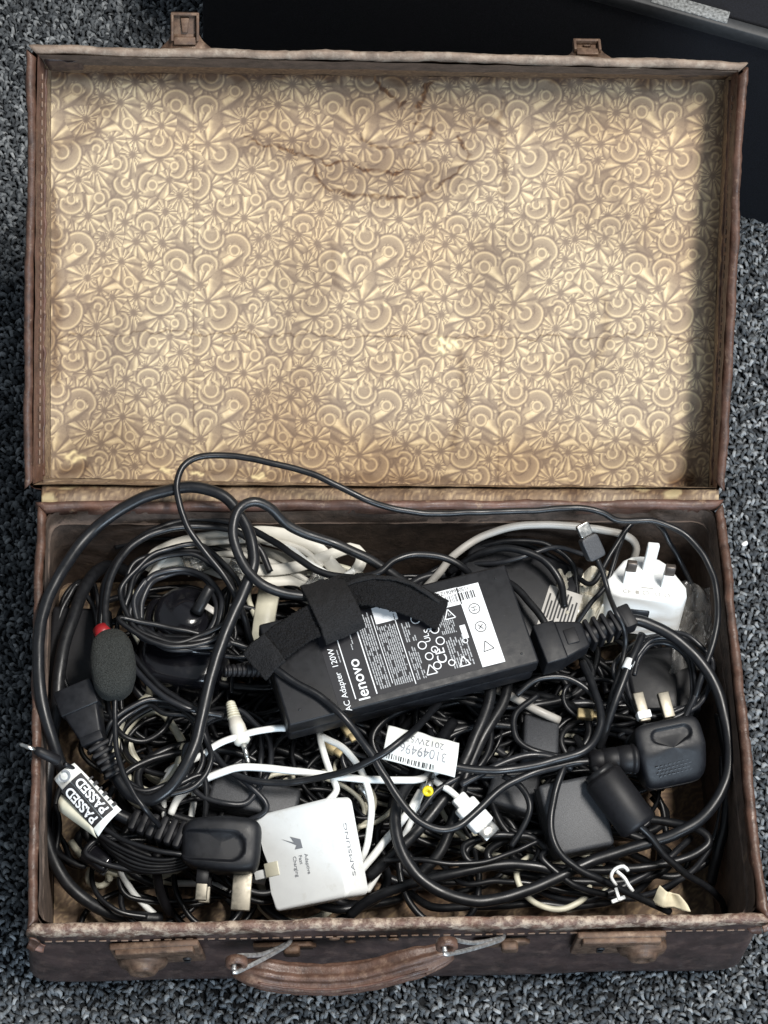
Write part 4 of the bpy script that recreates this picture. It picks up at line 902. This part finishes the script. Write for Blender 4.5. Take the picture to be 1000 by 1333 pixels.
cable('160,835,84 195,880,90 225,905,92 262,925,94 290,932,90', .0021, 'pvc', 'black cable slanting below the domed stand towards the thick loop')
cable('150,820,82 170,862,92 205,900,95 240,920,95 262,926,92', .0019, 'pvcg', 'grey black cable slanting from the foam microphone to the thick loop')
# loops in the lower left
cable(coil(200, 975, 62, 52, 3.2, 74, 92, 7, .3, .12, '262,1010,88 268,1050,80 262,1085,72'), .0018, 'pvc', 'thin black cable wound in loose loops below the foam microphone')
cable(coil(300, 985, 48, 55, 2.3, 62, 84, 6, 1.8, .10, '345,1045,80 310,1075,72 285,1105,62'), .0018, 'pvcg', 'thin black cable in open loops below the adapter left corner')
cable('130,1075,78 165,1096,80 205,1108,82 240,1112,82 252,1110,80', .0016, 'pvc', 'uppermost thin black strand curving into the plug from below the test tag')
for i in range(5):
    cable(f'{118+i*4},{1078+i*5},{72-i*2} {150+i*3},{1100+i*6},{74-i*2} {195},{1118+i*4},{75-i*2} {235},{1117+i*3},{75-i*2} {262+i*2},{1100+i*4},70', .0015, 'pvc', 'thin black strand in the bundle under the test tag', group='strands under the test tag')
cable(coil(185, 1108, 72, 22, 2.1, 60, 66, 4, .5, .05), .0016, 'pvcg', 'flattened loop of thin cable between test tag and front rim')
# white and cream cables
def ribbon(p, wd, th, m, label, name='flat_cable', group=None, tw=0.):
    C = catmull(path(p), .003); pr = [(-wd/2, 0), (-wd/2+th*.3, th/2), (wd/2-th*.3, th/2), (wd/2, 0), (wd/2-th*.3, -th/2), (-wd/2+th*.3, -th/2)]
    T = np.gradient(C, axis=0); up = V3(0, math.sin(tw)*-1, math.cos(tw)); return mk(name, sweep(C, pr, transport=False, up=up), MT[m], label=label, cat='cable', group=group)
ribbon('190,742,70 203,722,76 240,706,80 290,698,84 340,693,88 385,700,90 415,715,90 432,736,88 448,752,82', .0085, .0020, 'flat', 'off white flat network cable arching along the back wall', tw=.5)
ribbon('198,734,74 245,727,80 290,733,84 340,742,86 385,738,88 425,724,90 455,714,92 470,722,92 466,740,90 445,760,88 428,776,80', .0075, .0020, 'flat', 'off white flat network cable with a curled end next to the strap', tw=.35)
ribbon('205,748,70 255,737,76 300,750,80 345,757,82 385,756,82 405,768,80 400,785,74', .0070, .0020, 'flat', 'off white flat network cable under the small black loop', tw=.2)
ribbon('215,722,64 270,716,70 330,716,74 372,728,76 396,752,72', .0065, .0020, 'flat', 'off white flat network cable half hidden behind the black cables', tw=.4)
ribbon('163,765,70 172,800,72 186,830,70 215,868,64 245,888,58', .010, .0020, 'cream', 'cream flat cable left of the glossy domed stand')
ribbon('352,762,60 345,800,62 340,838,58', .014, .003, 'cream', 'cream flat cable end left of the strap')
cable('195,752,72 225,716,80 285,704,84 345,703,88 392,716,90 420,738,88', .0022, 'flat', 'off white round cord inside the flat network cable arch')
cable('230,740,74 280,724,80 335,726,84 380,744,84 405,760,80', .0022, 'flat', 'off white round cord crossing the flat network cables')
cable('330,700,84 375,712,90 405,735,90 440,752,88 462,742,92', .0020, 'whitec', 'white cord beside the curled end of the flat cable')
cable(coil(105, 835, 26, 72, 4.2, 40, 76, 5, .4, .06), .0016, 'pvcm', 'thin black strands wound tightly against the left wall', cat='cable')
cable(coil(100, 1070, 28, 52, 3.4, 30, 52, 5, 1.4, .06), .0018, 'pvc', 'black cable wound in the left corner under the test tag')
cable(coil(230, 1150, 70, 26, 2.4, 18, 34, 5, 2.0, .06), .0017, 'pvc', 'black cable loops on the floor in front of the plug')
def rj45(px, py, z, qx, qy, label):
    m = frame(at(px, py, z), at(qx, qy, z)); t = thing('network_plug', (m[0, 3], m[1, 3], z-.005), label, 'connector')
    mk('housing', box(m, .016, .0115, .0075, .0008, 2), MT['clear'], t); mk('latch', box(off(m, .002, 0, .0052), .012, .005, .0012, .0004, 1), MT['clear'], t)
    mk('contacts', join(*[box(off(m, -.0055, -.0036+.00102*k, .0022), .004, .0005, .003, 0, 1) for k in range(8)]), MT['gold'], t); mk('wires', box(off(m, .003, 0, -.001), .009, .009, .003, .001, 2), MT['flat'], t)
rj45(312, 745, .088, 330, 752, 'clear network plug beside the vertical part of the thick loop'); rj45(412, 762, .09, 425, 745, 'clear network plug just above the strap'); rj45(256, 733, .084, 270, 728, 'clear network plug at the top of the coil round the domed stand')
cable('545,775,70 570,748,76 592,722,84 630,697,90 680,685,93 740,684,93 785,690,90 815,698,86 828,712,80 824,732,70', .0025, 'greyc', 'pale grey cable arching along the back wall above the adapter', n=10)
cable('245,992,80 262,983,84 285,968,88 320,955,91 362,948,92 395,950,86', .0021, 'whitec', 'white cable emerging from the thick loop and passing under the adapter corner')
cable('222,1060,72 232,1040,76 256,1020,82 285,1006,87 320,999,89 370,1003,90 430,1010,90 490,1015,90 540,1015,88 570,1004,82', .0023, 'whitec', 'white cable running level above the charger to the paper sleeve')
cable('418,958,82 448,976,86 470,1002,88 482,1035,88 483,1070,85 474,1108,78 455,1140,66', .0021, 'whitec', 'white cable bending down to the right side of the white charger')
cable('448,1168,58 470,1135,68 500,1098,74 530,1058,78 548,1030,78', .0024, 'whitec', 'white cable rising diagonally right of the charger, left one of two')
cable('478,1160,56 500,1125,66 525,1090,72 540,1055,76 552,1020,76', .0020, 'whitec', 'white cable rising diagonally right of the charger, right one of two')
cable('152,1122,40 166,1152,34 184,1175,28 206,1194,20', .0021, 'whitec', 'white cable running down to the front rim in the left corner')
cable(coil(196, 985, 42, 58, 2.6, 44, 62, 4, .9, .1), .0024, 'cream', 'cream cable coiled under the loops left of the thick cable')
cable('165,1010,58 195,1030,62 225,1010,66 240,970,62', .0024, 'cream', 'cream cable crossing below the left loops')
cable(coil(232, 1040, 20, 40, 1.8, 52, 68, 2, .4, .1), .0020, 'whitec', 'small coil of white cable left of the grey box')
cable('92,1095,40 110,1118,40 130,1130,36 165,1140,34 205,1142,34 240,1128,40', .0022, 'cream', 'cream cable lying on the suitcase floor below the test tag')
cable(coil(128, 1142, 13, 12, 3.0, 22, 34, 1, .2, .02, '150,1140,26 185,1145,24 230,1150,22'), .0018, 'cream', 'tight little coil of cream cord on the floor in the front left')
cable('640,895,66 662,905,72 700,925,76 728,938,72', .0027, 'greyc', 'short length of pale grey cable in front of the adapter corner')
cable('240,1090,50 275,1128,44 310,1140,38 345,1148,34', .0021, 'whitec', 'white cable passing under the black plug pins')
cable('225,1150,26 260,1150,26 290,1154,24 325,1165,22', .0022, 'whitec', 'white cable lying low behind the front rim under the plug')
# --- audio jack with ribbed cream sleeve
def jack():
    A, B = at(300, 915, .088), at(312, 962, .088); t = thing('audio_jack', at(310, 950, .07), 'cream audio plug with ribbed sleeve and silver tip below the adapter corner', 'connector')
    mk('ribbed_sleeve', relief(at(305, 935, .088), A, .0042, .0028, 6), MT['cream'], t); f = frame(at(305, 935, .088), at(318, 972, .088)); mk('barrel', lathe(f, [(0, .004), (.006, .005), (.016, .0050), (.0175, .0035)], 18), MT['flat'], t)
    g = frame(at(317, 968, .088), at(324, 995, .086)); mk('tip', lathe(g, [(0, .0018), (.009, .0018), (.0092, .0014), (.0105, .0018), (.013, .0012), (.014, .0003)], 14), MT['steel'], t)
jack()
def usb_white():
    A, B = at(598, 1040, .086), at(632, 1078, .082); m = frame(A, B); L_ = np.linalg.norm(B-A); t = thing('usb_plug', at(615, 1060, .07), 'white usb plug pointing to the lower right beside the yellow tipped connector', 'connector')
    mk('body', box(off(m, L_*.56), L_*.80, .0145, .0078, .0016, 3), MT['white'], t); mk('collar', box(off(m, .002), .008, .0095, .0062, .0014, 3), MT['white'], t)
    mk('shell', box(off(m, L_*1.10), .008, .0118, .0045, .0005, 1), MT['steel'], t)
    cable(np.vstack([A, path('585,1028,86 570,1018,84 556,1004,78')]), .0021, 'whitec', None, 'cable', parent=t, cat=None)
usb_white()
def barrel():
    t = thing('barrel_connector', at(557, 1030, .07), 'barrel connector with bright yellow tip below the paper sleeve', 'connector'); f = frame(at(562, 1008, .084), at(557, 1030, .096))
    L_ = np.linalg.norm(at(562, 1008, .084)-at(557, 1030, .096)); mk('shaft', lathe(f, [(0, .0022), (L_*.9, .0022)], 14), MT['steel'], t); mk('yellow_tip', lathe(off(f, L_*.9), [(0, .0030), (.0022, .0034), (.003, .0030), (.003, .0014), (.0012, .0012)], 20), MT['yellow'], t)
    cable(np.vstack([at(562, 1008, .084), path('566,985,76 560,950,66')]), .002, 'pvc', None, 'cable', parent=t, cat=None)
barrel()
def jack_over_rim():
    t = thing('audio_plug', at(70, 985, .11), 'slim audio plug with silver tip sticking out over the left rim', 'connector')
    A, B = at(46, 976, .1165), at(84, 994, .108); f = frame(A, B); mk('barrel', lathe(f, [(0, .0022), (.003, .0030), (.015, .0033), (.0165, .002)], 16), MT['rubber'], t)
    g = frame(A, at(27, 969, .1185)); mk('tip', lathe(g, [(0, .0014), (.006, .0014), (.0062, .0011), (.0085, .0013), (.0098, .0004)], 12), MT['steel'], t)
    cable(np.vstack([B, path('100,1004,100 112,1022,92 110,1050,78')]), .0014, 'pvc', None, 'cable', parent=t, cat=None)
jack_over_rim()
# --- boxes lower in the pile
def brick(px, py, qx, qy, z, L_, W_, T_, m, label, name='adapter_block', roll=0., cat='adapter', lab=False):
    A, B = at(px, py, z), at(qx, qy, z); f = frame((A+B)/2, B, roll=roll); L_ = L_ or np.linalg.norm(B-A)
    t = thing(name, (f[0, 3], f[1, 3], max(.01, z-T_)), label, cat)
    b = mk('case', box(off(f, 0, 0, -T_/2), L_, W_, T_, .0025, 3), MT[m], t, sharp=.7); mk('seam', box(off(f, 0, 0, -T_*.55), L_+.0006, W_+.0006, .0008, .0002, 1), MT['pvc'], b)
    if lab: mk('label', rects(off(f, lab[0], lab[1], .0001), [(0, 0, lab[2], lab[3])]), MT['greyc'], t, smooth=False); mk('fine_print', rects(off(f, lab[0], lab[1], .0003), [(-lab[2]*.4+i*lab[2]*.1, random.uniform(-.1, .1)*lab[3], lab[2]*.05, lab[3]*random.uniform(.4, .8)) for i in range(9)]), MT['ink'], t, smooth=False)
    return t, f
brick(275, 1022, 388, 1046, .076, None, .020, .018, 'grey', 'speckled grey adapter block behind the white charger')
brick(270, 1050, 330, 1066, .058, None, .020, .02, 'plastic', 'small black block below the speckled grey adapter', 'junction_block', cat='connector')
brick(712, 1068, 790, 1052, .082, None, .044, .026, 'grey', 'dark grey adapter wedged below the ferrite cylinder', roll=.15)
brick(682, 955, 728, 960, .074, None, .032, .022, 'grey', 'dark grey adapter corner showing in front of the mains connector', roll=-.2)
brick(600, 745, 745, 792, .080, None, .060, .026, 'plastic', 'second black adapter with pale label hidden behind the big one', lab=(.030, -.004, .022, .030))
brick(62, 845, 140, 850, .070, None, .060, .035, 'rubber', 'black block in the dark corner left of the foam microphone')
brick(640, 1012, 700, 1030, .064, None, .030, .022, 'grey', 'dark grey block in the middle of the right hand tangle')
brick(820, 890, 905, 880, .066, None, .046, .024, 'plastic', 'black block under the coil in front of the white plug')
brick(112, 1104, 142, 1124, .062, .018, .013, .010, 'gloss', 'small glossy black connector below the test tag', 'connector_block', cat='connector')
# --- ferrite
def ferrite():
    A, B = at(782, 1008, .094), at(833, 1078, .088); f = frame(A, B); L_ = np.linalg.norm(B-A); t = thing('ferrite_core', at(810, 1045, .07), 'fat black ferrite cylinder on a cable in the right half', 'ferrite core')
    r = .0122; mk('cylinder', lathe(f, [(0, .004), (0, r*.72), (.0012, r*.9), (.003, r), (L_*.5, r*1.02), (L_-.003, r), (L_-.001, r*.92), (L_, r*.7), (L_, .003)], 36), MT['rubber'], t)
    mk('end_collar', lathe(off(f, -.003), [(0, .006), (0, .009), (.004, .0098), (.004, .006)], 24), MT['pvcm'], t)
    cable(np.vstack([f[:3, 3]+f[:3, 0]*(L_-.004), path('848,1092,82 866,1114,76 892,1136,68 918,1154,58 936,1172,48 944,1190,36')]), .0023, 'pvc', None, 'cable', parent=t, cat=None, n=10)
    cable(np.vstack([f[:3, 3]+f[:3, 0]*.004, path('772,995,92 760,978,84 750,960,74')]), .0023, 'pvc', None, 'cable', parent=t, cat=None, n=10)
ferrite()
cable('745,975,86 733,1002,92 722,1038,91 717,1075,89 726,1105,86 750,1128,82 785,1147,76 825,1166,66 872,1187,52', .0023, 'pvc', 'black cable hanging in a curve over the dark grey adapter to the front rim', n=10)
cable('940,985,66 940,1045,62 928,1095,56 905,1130,50 872,1152,44 835,1166,38 790,1172,34', .0019, 'pvcg', 'thin cable hugging the right wall down to the front corner')
cable('936,930,72 946,990,70 944,1060,66 934,1110,56 925,1150,44', .0034, 'pvc', 'thick black cable standing against the right wall', n=11)
cable('455,1192,46 485,1170,56 530,1153,64 590,1138,70 650,1126,72 700,1128,72 742,1140,68', .0032, 'pvc', 'thick black cable with print running along the front behind the charger', n=11)
cable('500,1120,76 545,1120,80 590,1125,80 640,1120,78 700,1095,74', .0016, 'pvc', 'thin black cable running level in front of the white usb plug')
cable('640,893,80 634,925,80 618,965,80 598,1005,78 575,1042,76 545,1080,74 512,1112,70 480,1142,62', .0036, 'pvcm', 'thick matt black cable running diagonally under the paper sleeve, right one', n=11)
cable('662,888,76 655,915,76 630,960,76 606,1010,72 592,1060,70 575,1105,66 545,1140,60', .0034, 'pvcm', 'thick matt black cable running diagonally beside the white usb plug', n=11)
cable('600,1010,86 570,1030,86 545,1060,88', .0018, 'pvcg', 'short dark cable crossing below the yellow tipped connector')
cable(coil(865, 880, 58, 48, 3.1, 72, 88, 5, .6, .08, '820,960,82 830,985,72'), .0016, 'pvcg', 'thin glossy cable coiled below the white plug')
cable(coil(862, 892, 42, 55, 1.6, 84, 92, 3, 3.4, .05), .0015, 'pvcg', 'inner thin loop below the white plug')
def banded():
    t = thing('banded_cable', at(815, 870, .07), 'black cable with a white band below the ribbed connector grip', 'cable'); cable('836,826,96 828,845,98 817,868,98 804,905,96 790,945,88 780,975,78', .0026, 'pvc', None, 'cable', parent=t, cat=None, n=10)
    A, B = at(820, 861, .098), at(815, 872, .098); mk('white_band', lathe(frame(A, B), [(-.001, .0026), (-.001, .0031), (.006, .0031), (.006, .0026)], 16), MT['white'], t)
banded()
cable('700,905,84 672,930,86 672,958,86 692,975,86 730,985,84 762,990,80', .0020, 'pvc', 'black cable loop around the grey adapter corner in front of the mains connector')
cable('672,905,86 700,885,90 735,882,90 765,898,88 785,925,84', .0020, 'pvc', 'black cable arching in front of the mains connector')
cable('600,1022,88 640,1000,90 680,985,90 715,985,88 745,1000,84', .0022, 'pvcg', 'dark grey cable between the paper sleeve and the ribbed plug neck')
cable('655,1010,84 678,1025,84 690,1050,84 680,1080,80 665,1102,76', .0020, 'pvc', 'black cable bending round the dark grey block in the right tangle')
cable(coil(655, 1110, 50, 22, 1.7, 66, 74, 3, 2.4, .05, '745,1150,70 790,1165,60'), .0021, 'pvc', 'flat loop of black cable beside the white usb plug')
cable('640,705,70 690,712,76 735,735,78 770,760,84 795,720,92 815,690,94 835,672,96', .0017, 'pvc', 'thin black cable rising to the back rim left of the white plug')
cable('720,850,70 742,820,76 765,790,84 790,760,90 802,725,92 812,695,92', .0016, 'pvc', 'thin black cable slanting between adapter and white plug')
cable('848,676,110 862,690,100 872,708,92 885,730,82 905,770,72', .0017, 'pvc', 'thin black cable dropping behind the white plug')
cable('640,752,78 668,762,88 690,785,92 708,810,94 716,838,92', .0024, 'pvcm', 'black cable bent round the right end of the adapter')
cable('205,1110,66 204,1135,56 210,1165,40 222,1190,26', .0030, 'rubber', 'flat black lead hanging from the bundle to the front rim')
cable('225,1120,64 250,1140,50 285,1160,38 330,1178,28', .0018, 'pvc', 'thin black cable crossing under the plug pins')
for i, (p, l_) in enumerate((('520,1150,30 560,1180,40 620,1180,46 690,1176,50 750,1180,46 820,1165,36 850,1130,26 820,1110,20', 'black cable lying along the front rim below the big loop'), ('640,1110,36 700,1160,44 760,1172,50 820,1150,52 870,1118,50 900,1090,46', 'black cable rising from the front rim towards the right wall'),
        ('570,1120,46 600,1148,56 650,1146,60 700,1150,60 760,1164,54 830,1170,40 880,1150,26 900,1110,20', 'black cable inside the big loop near the front rim'), ('790,1120,40 840,1135,42 885,1140,42 925,1120,44', 'dark cable on the floor right of the twist tie'), ('600,1120,26 630,1172,30 700,1164,36 760,1150,40 800,1120,34 780,1085,26', 'glossy cable low behind the front rim'))):
    cable(p, (.0026, .0022, .0018, .0024, .0030)[i], ('pvc', 'pvcg', 'pvc', 'pvcm', 'pvcg')[i], l_)
for i, (p, l_) in enumerate((('585,745,70 625,722,84 665,715,90 705,728,92 728,755,90 735,790,80', 'black cable bent over the second adapter behind the big one'), ('600,735,74 650,732,86 690,722,90 725,712,88 760,722,80', 'thin black cable lying level over the second adapter'), ('615,715,76 660,704,84 710,708,86 745,735,84 752,775,76', 'thin black cable curving over the second adapter near the back wall'), ('150,712,60 210,700,72 280,712,78 330,735,76', 'thin black cable behind the coils at the back left'))):
    cable(p, (.0024, .0016, .0017, .0018)[i], ('pvc', 'pvcg', 'pvc', 'pvcm')[i], l_)
# --- small odds and ends
mk('twist_tie', tube(path('802,1152,84 796,1142,88 801,1132,90 812,1128,92 818,1134,91'), .0011, 6), MT['white'], label='white twist tie bent over cables near the front rim', cat='twist tie')
mk('twist_tie', tube(path('803,1134,90 812,1142,90 818,1152,88 824,1160,86'), .0012, 6), MT['white'], label='white wire tie end pointing down beside the bent tie', cat='twist tie')
mk('plastic_scrap', join(box(frame(at(805, 1171, .075), at(813, 1168, .075)), .009, .0024, .002, .0006, 2), box(frame(at(804, 1164, .076), at(807, 1174, .076)), .008, .002, .0021, .0005, 2)), MT['white'], label='tiny white cross shaped plastic scrap at the front rim', cat='scrap')
mk('paper_scrap', wobF(sheet([at(846, 1176, .06), at(898, 1184, .058), at(885, 1165, .064), at(858, 1152, .066)], 10, 8, lambda u, v: .004*abs(math.sin(u*5)), .0006), .003, 90, 5), mat('cream_paper', (.66, .60, .44), .8, var=(120, .2)), label='torn cream paper scrap lying near the front right corner', cat='paper')
def crumple(name, c4, amp, m, label, sd, cat='bag', n=26):
    V, F = sheet(c4, n, n, None, .0004)
    for i in range(len(V)):
        h = mnoise.noise(Vector(V[i]*55)+Vector((sd, 0, 0))); h2 = abs(mnoise.noise(Vector(V[i]*130)+Vector((0, sd, 0)))); V[i] = V[i]+V3(.4*h, .4*h2, h+h2)*amp
    return mk(name, (V, F), MT[m], label=label, cat=cat, smooth=False)
crumple('plastic_bag', [at(715, 840, .068), at(800, 835, .066), at(805, 745, .074), at(722, 750, .076)], .011, 'bag', 'crumpled cloudy plastic bag between adapter and white plug', 2.)
crumple('plastic_bag', [at(868, 880, .064), at(930, 870, .070), at(932, 770, .080), at(880, 760, .070)], .009, 'film', 'thin clear plastic film crumpled against the right wall', 9.)
for i, (px, py, qx, qy, z, l_) in enumerate(((452, 948, 460, 962, .078, 'small brass connector end peeping out below the adapter front'), (428, 972, 440, 980, .07, 'small brass connector end beside the white cables'), (762, 930, 785, 932, .076, 'flat brass contact near the ribbed plug neck'))):
    f = frame(at(px, py, z), at(qx, qy, z)); mk('brass_connector', join(box(f, .010, .0065, .005, .0008, 2), box(off(f, .007), .005, .004, .003, .0005, 2)), MT['gold'], label=l_, cat='connector')
for i, (px, py, qx, qy, z, l_) in enumerate(((600, 1035, 612, 1075, .078, 'silver audio plug tip beside the white usb plug'), (468, 1020, 476, 1035, .076, 'small silver plug shell between the white cables'))):
    f = frame(at(px, py, z), at(qx, qy, z)); mk('metal_plug', lathe(f, [(0, .0030), (.006, .0030), (.0065, .0018), (.015, .0018), (.0155, .0014), (.018, .0004)], 14), MT['steel'], label=l_, cat='connector')
mk('lint', wobF(sell(frame(at(970, 708, .005), xdir=(1, .3, 0)), .0045, .003, .002, .8, .8, 12, 8), .0008, 300), MT['lint'], label='white speck of lint on the carpet right of the suitcase', cat='lint')
# --- filler: buried cables, too alike to tell apart
def fillers():
    c = inset(RIM, .016); q = random.Random(31)
    cols = ['pvc', 'pvcm', 'pvc', 'pvcg', 'pvc', 'pvcm', 'pvc', 'pvcg', 'pvcm', 'pvc', 'cream', 'pvcg']
    marks = [('the adapter', 530, 840), ('the white plug', 845, 770), ('the white charger', 400, 1110), ('the ferrite cylinder', 810, 1045), ('the foam microphone', 147, 865), ('the domed stand', 240, 810), ('the paper sleeve', 550, 980), ('the test tag', 115, 1040), ('the black plug with grip hollow', 875, 980), ('the three pin plug lower left', 285, 1100), ('the white usb plug', 615, 1060)]
    marks = [(a, at(b, d, .06)) for a, b, d in marks]
    for i in range(175):
        u0, v0 = q.uniform(.10, .92), q.uniform(.12, .92); z0 = q.uniform(.016, .058); P = []; a = q.uniform(0, 6.28); tr = q.uniform(.7, 2.4); rx, ry = q.uniform(.022, .055), q.uniform(.016, .04); dr = q.uniform(-.03, .03)
        p0 = c[0]*(1-u0)*(1-v0)+c[1]*u0*(1-v0)+c[2]*u0*v0+c[3]*(1-u0)*v0
        corner = v0 < .26 and (u0 < .18 or u0 > .80)
        if corner and q.random() < .72: continue
        if corner: z0 = min(z0, .028)
        for k in range(int(tr*10)+2):
            s = k/10*2*math.pi; p = V3(p0[0]+rx*math.cos(a+s)*(1+.12*math.sin(s*.7))+dr*k*.06, p0[1]+ry*math.sin(a+s)+dr*k*.03, z0+.010*math.sin(s*.63+a)+q.uniform(-.002, .002))
            p[0] = min(max(p[0], -.197), .193); p[1] = min(max(p[1], .014), .252); p[2] = max(p[2], .013); P.append(p)
        P = np.array(P); mn = min(marks, key=lambda k: np.linalg.norm(P.mean(0)-k[1]))[0]; cm = cols[i % 12]; cn = {'pvc': 'black', 'pvcm': 'matt black', 'pvcg': 'dark grey', 'cream': 'cream'}[cm]; rr = q.choice((.0015, .0017, .0019, .0022, .0028)); lb = ('thick ' if rr > .002 else 'thin ')+cn+' cable buried in the tangle below '+mn
        cable(P, rr, cm, lb, group=lb.replace('cable', 'cables'), n=7)
fillers()
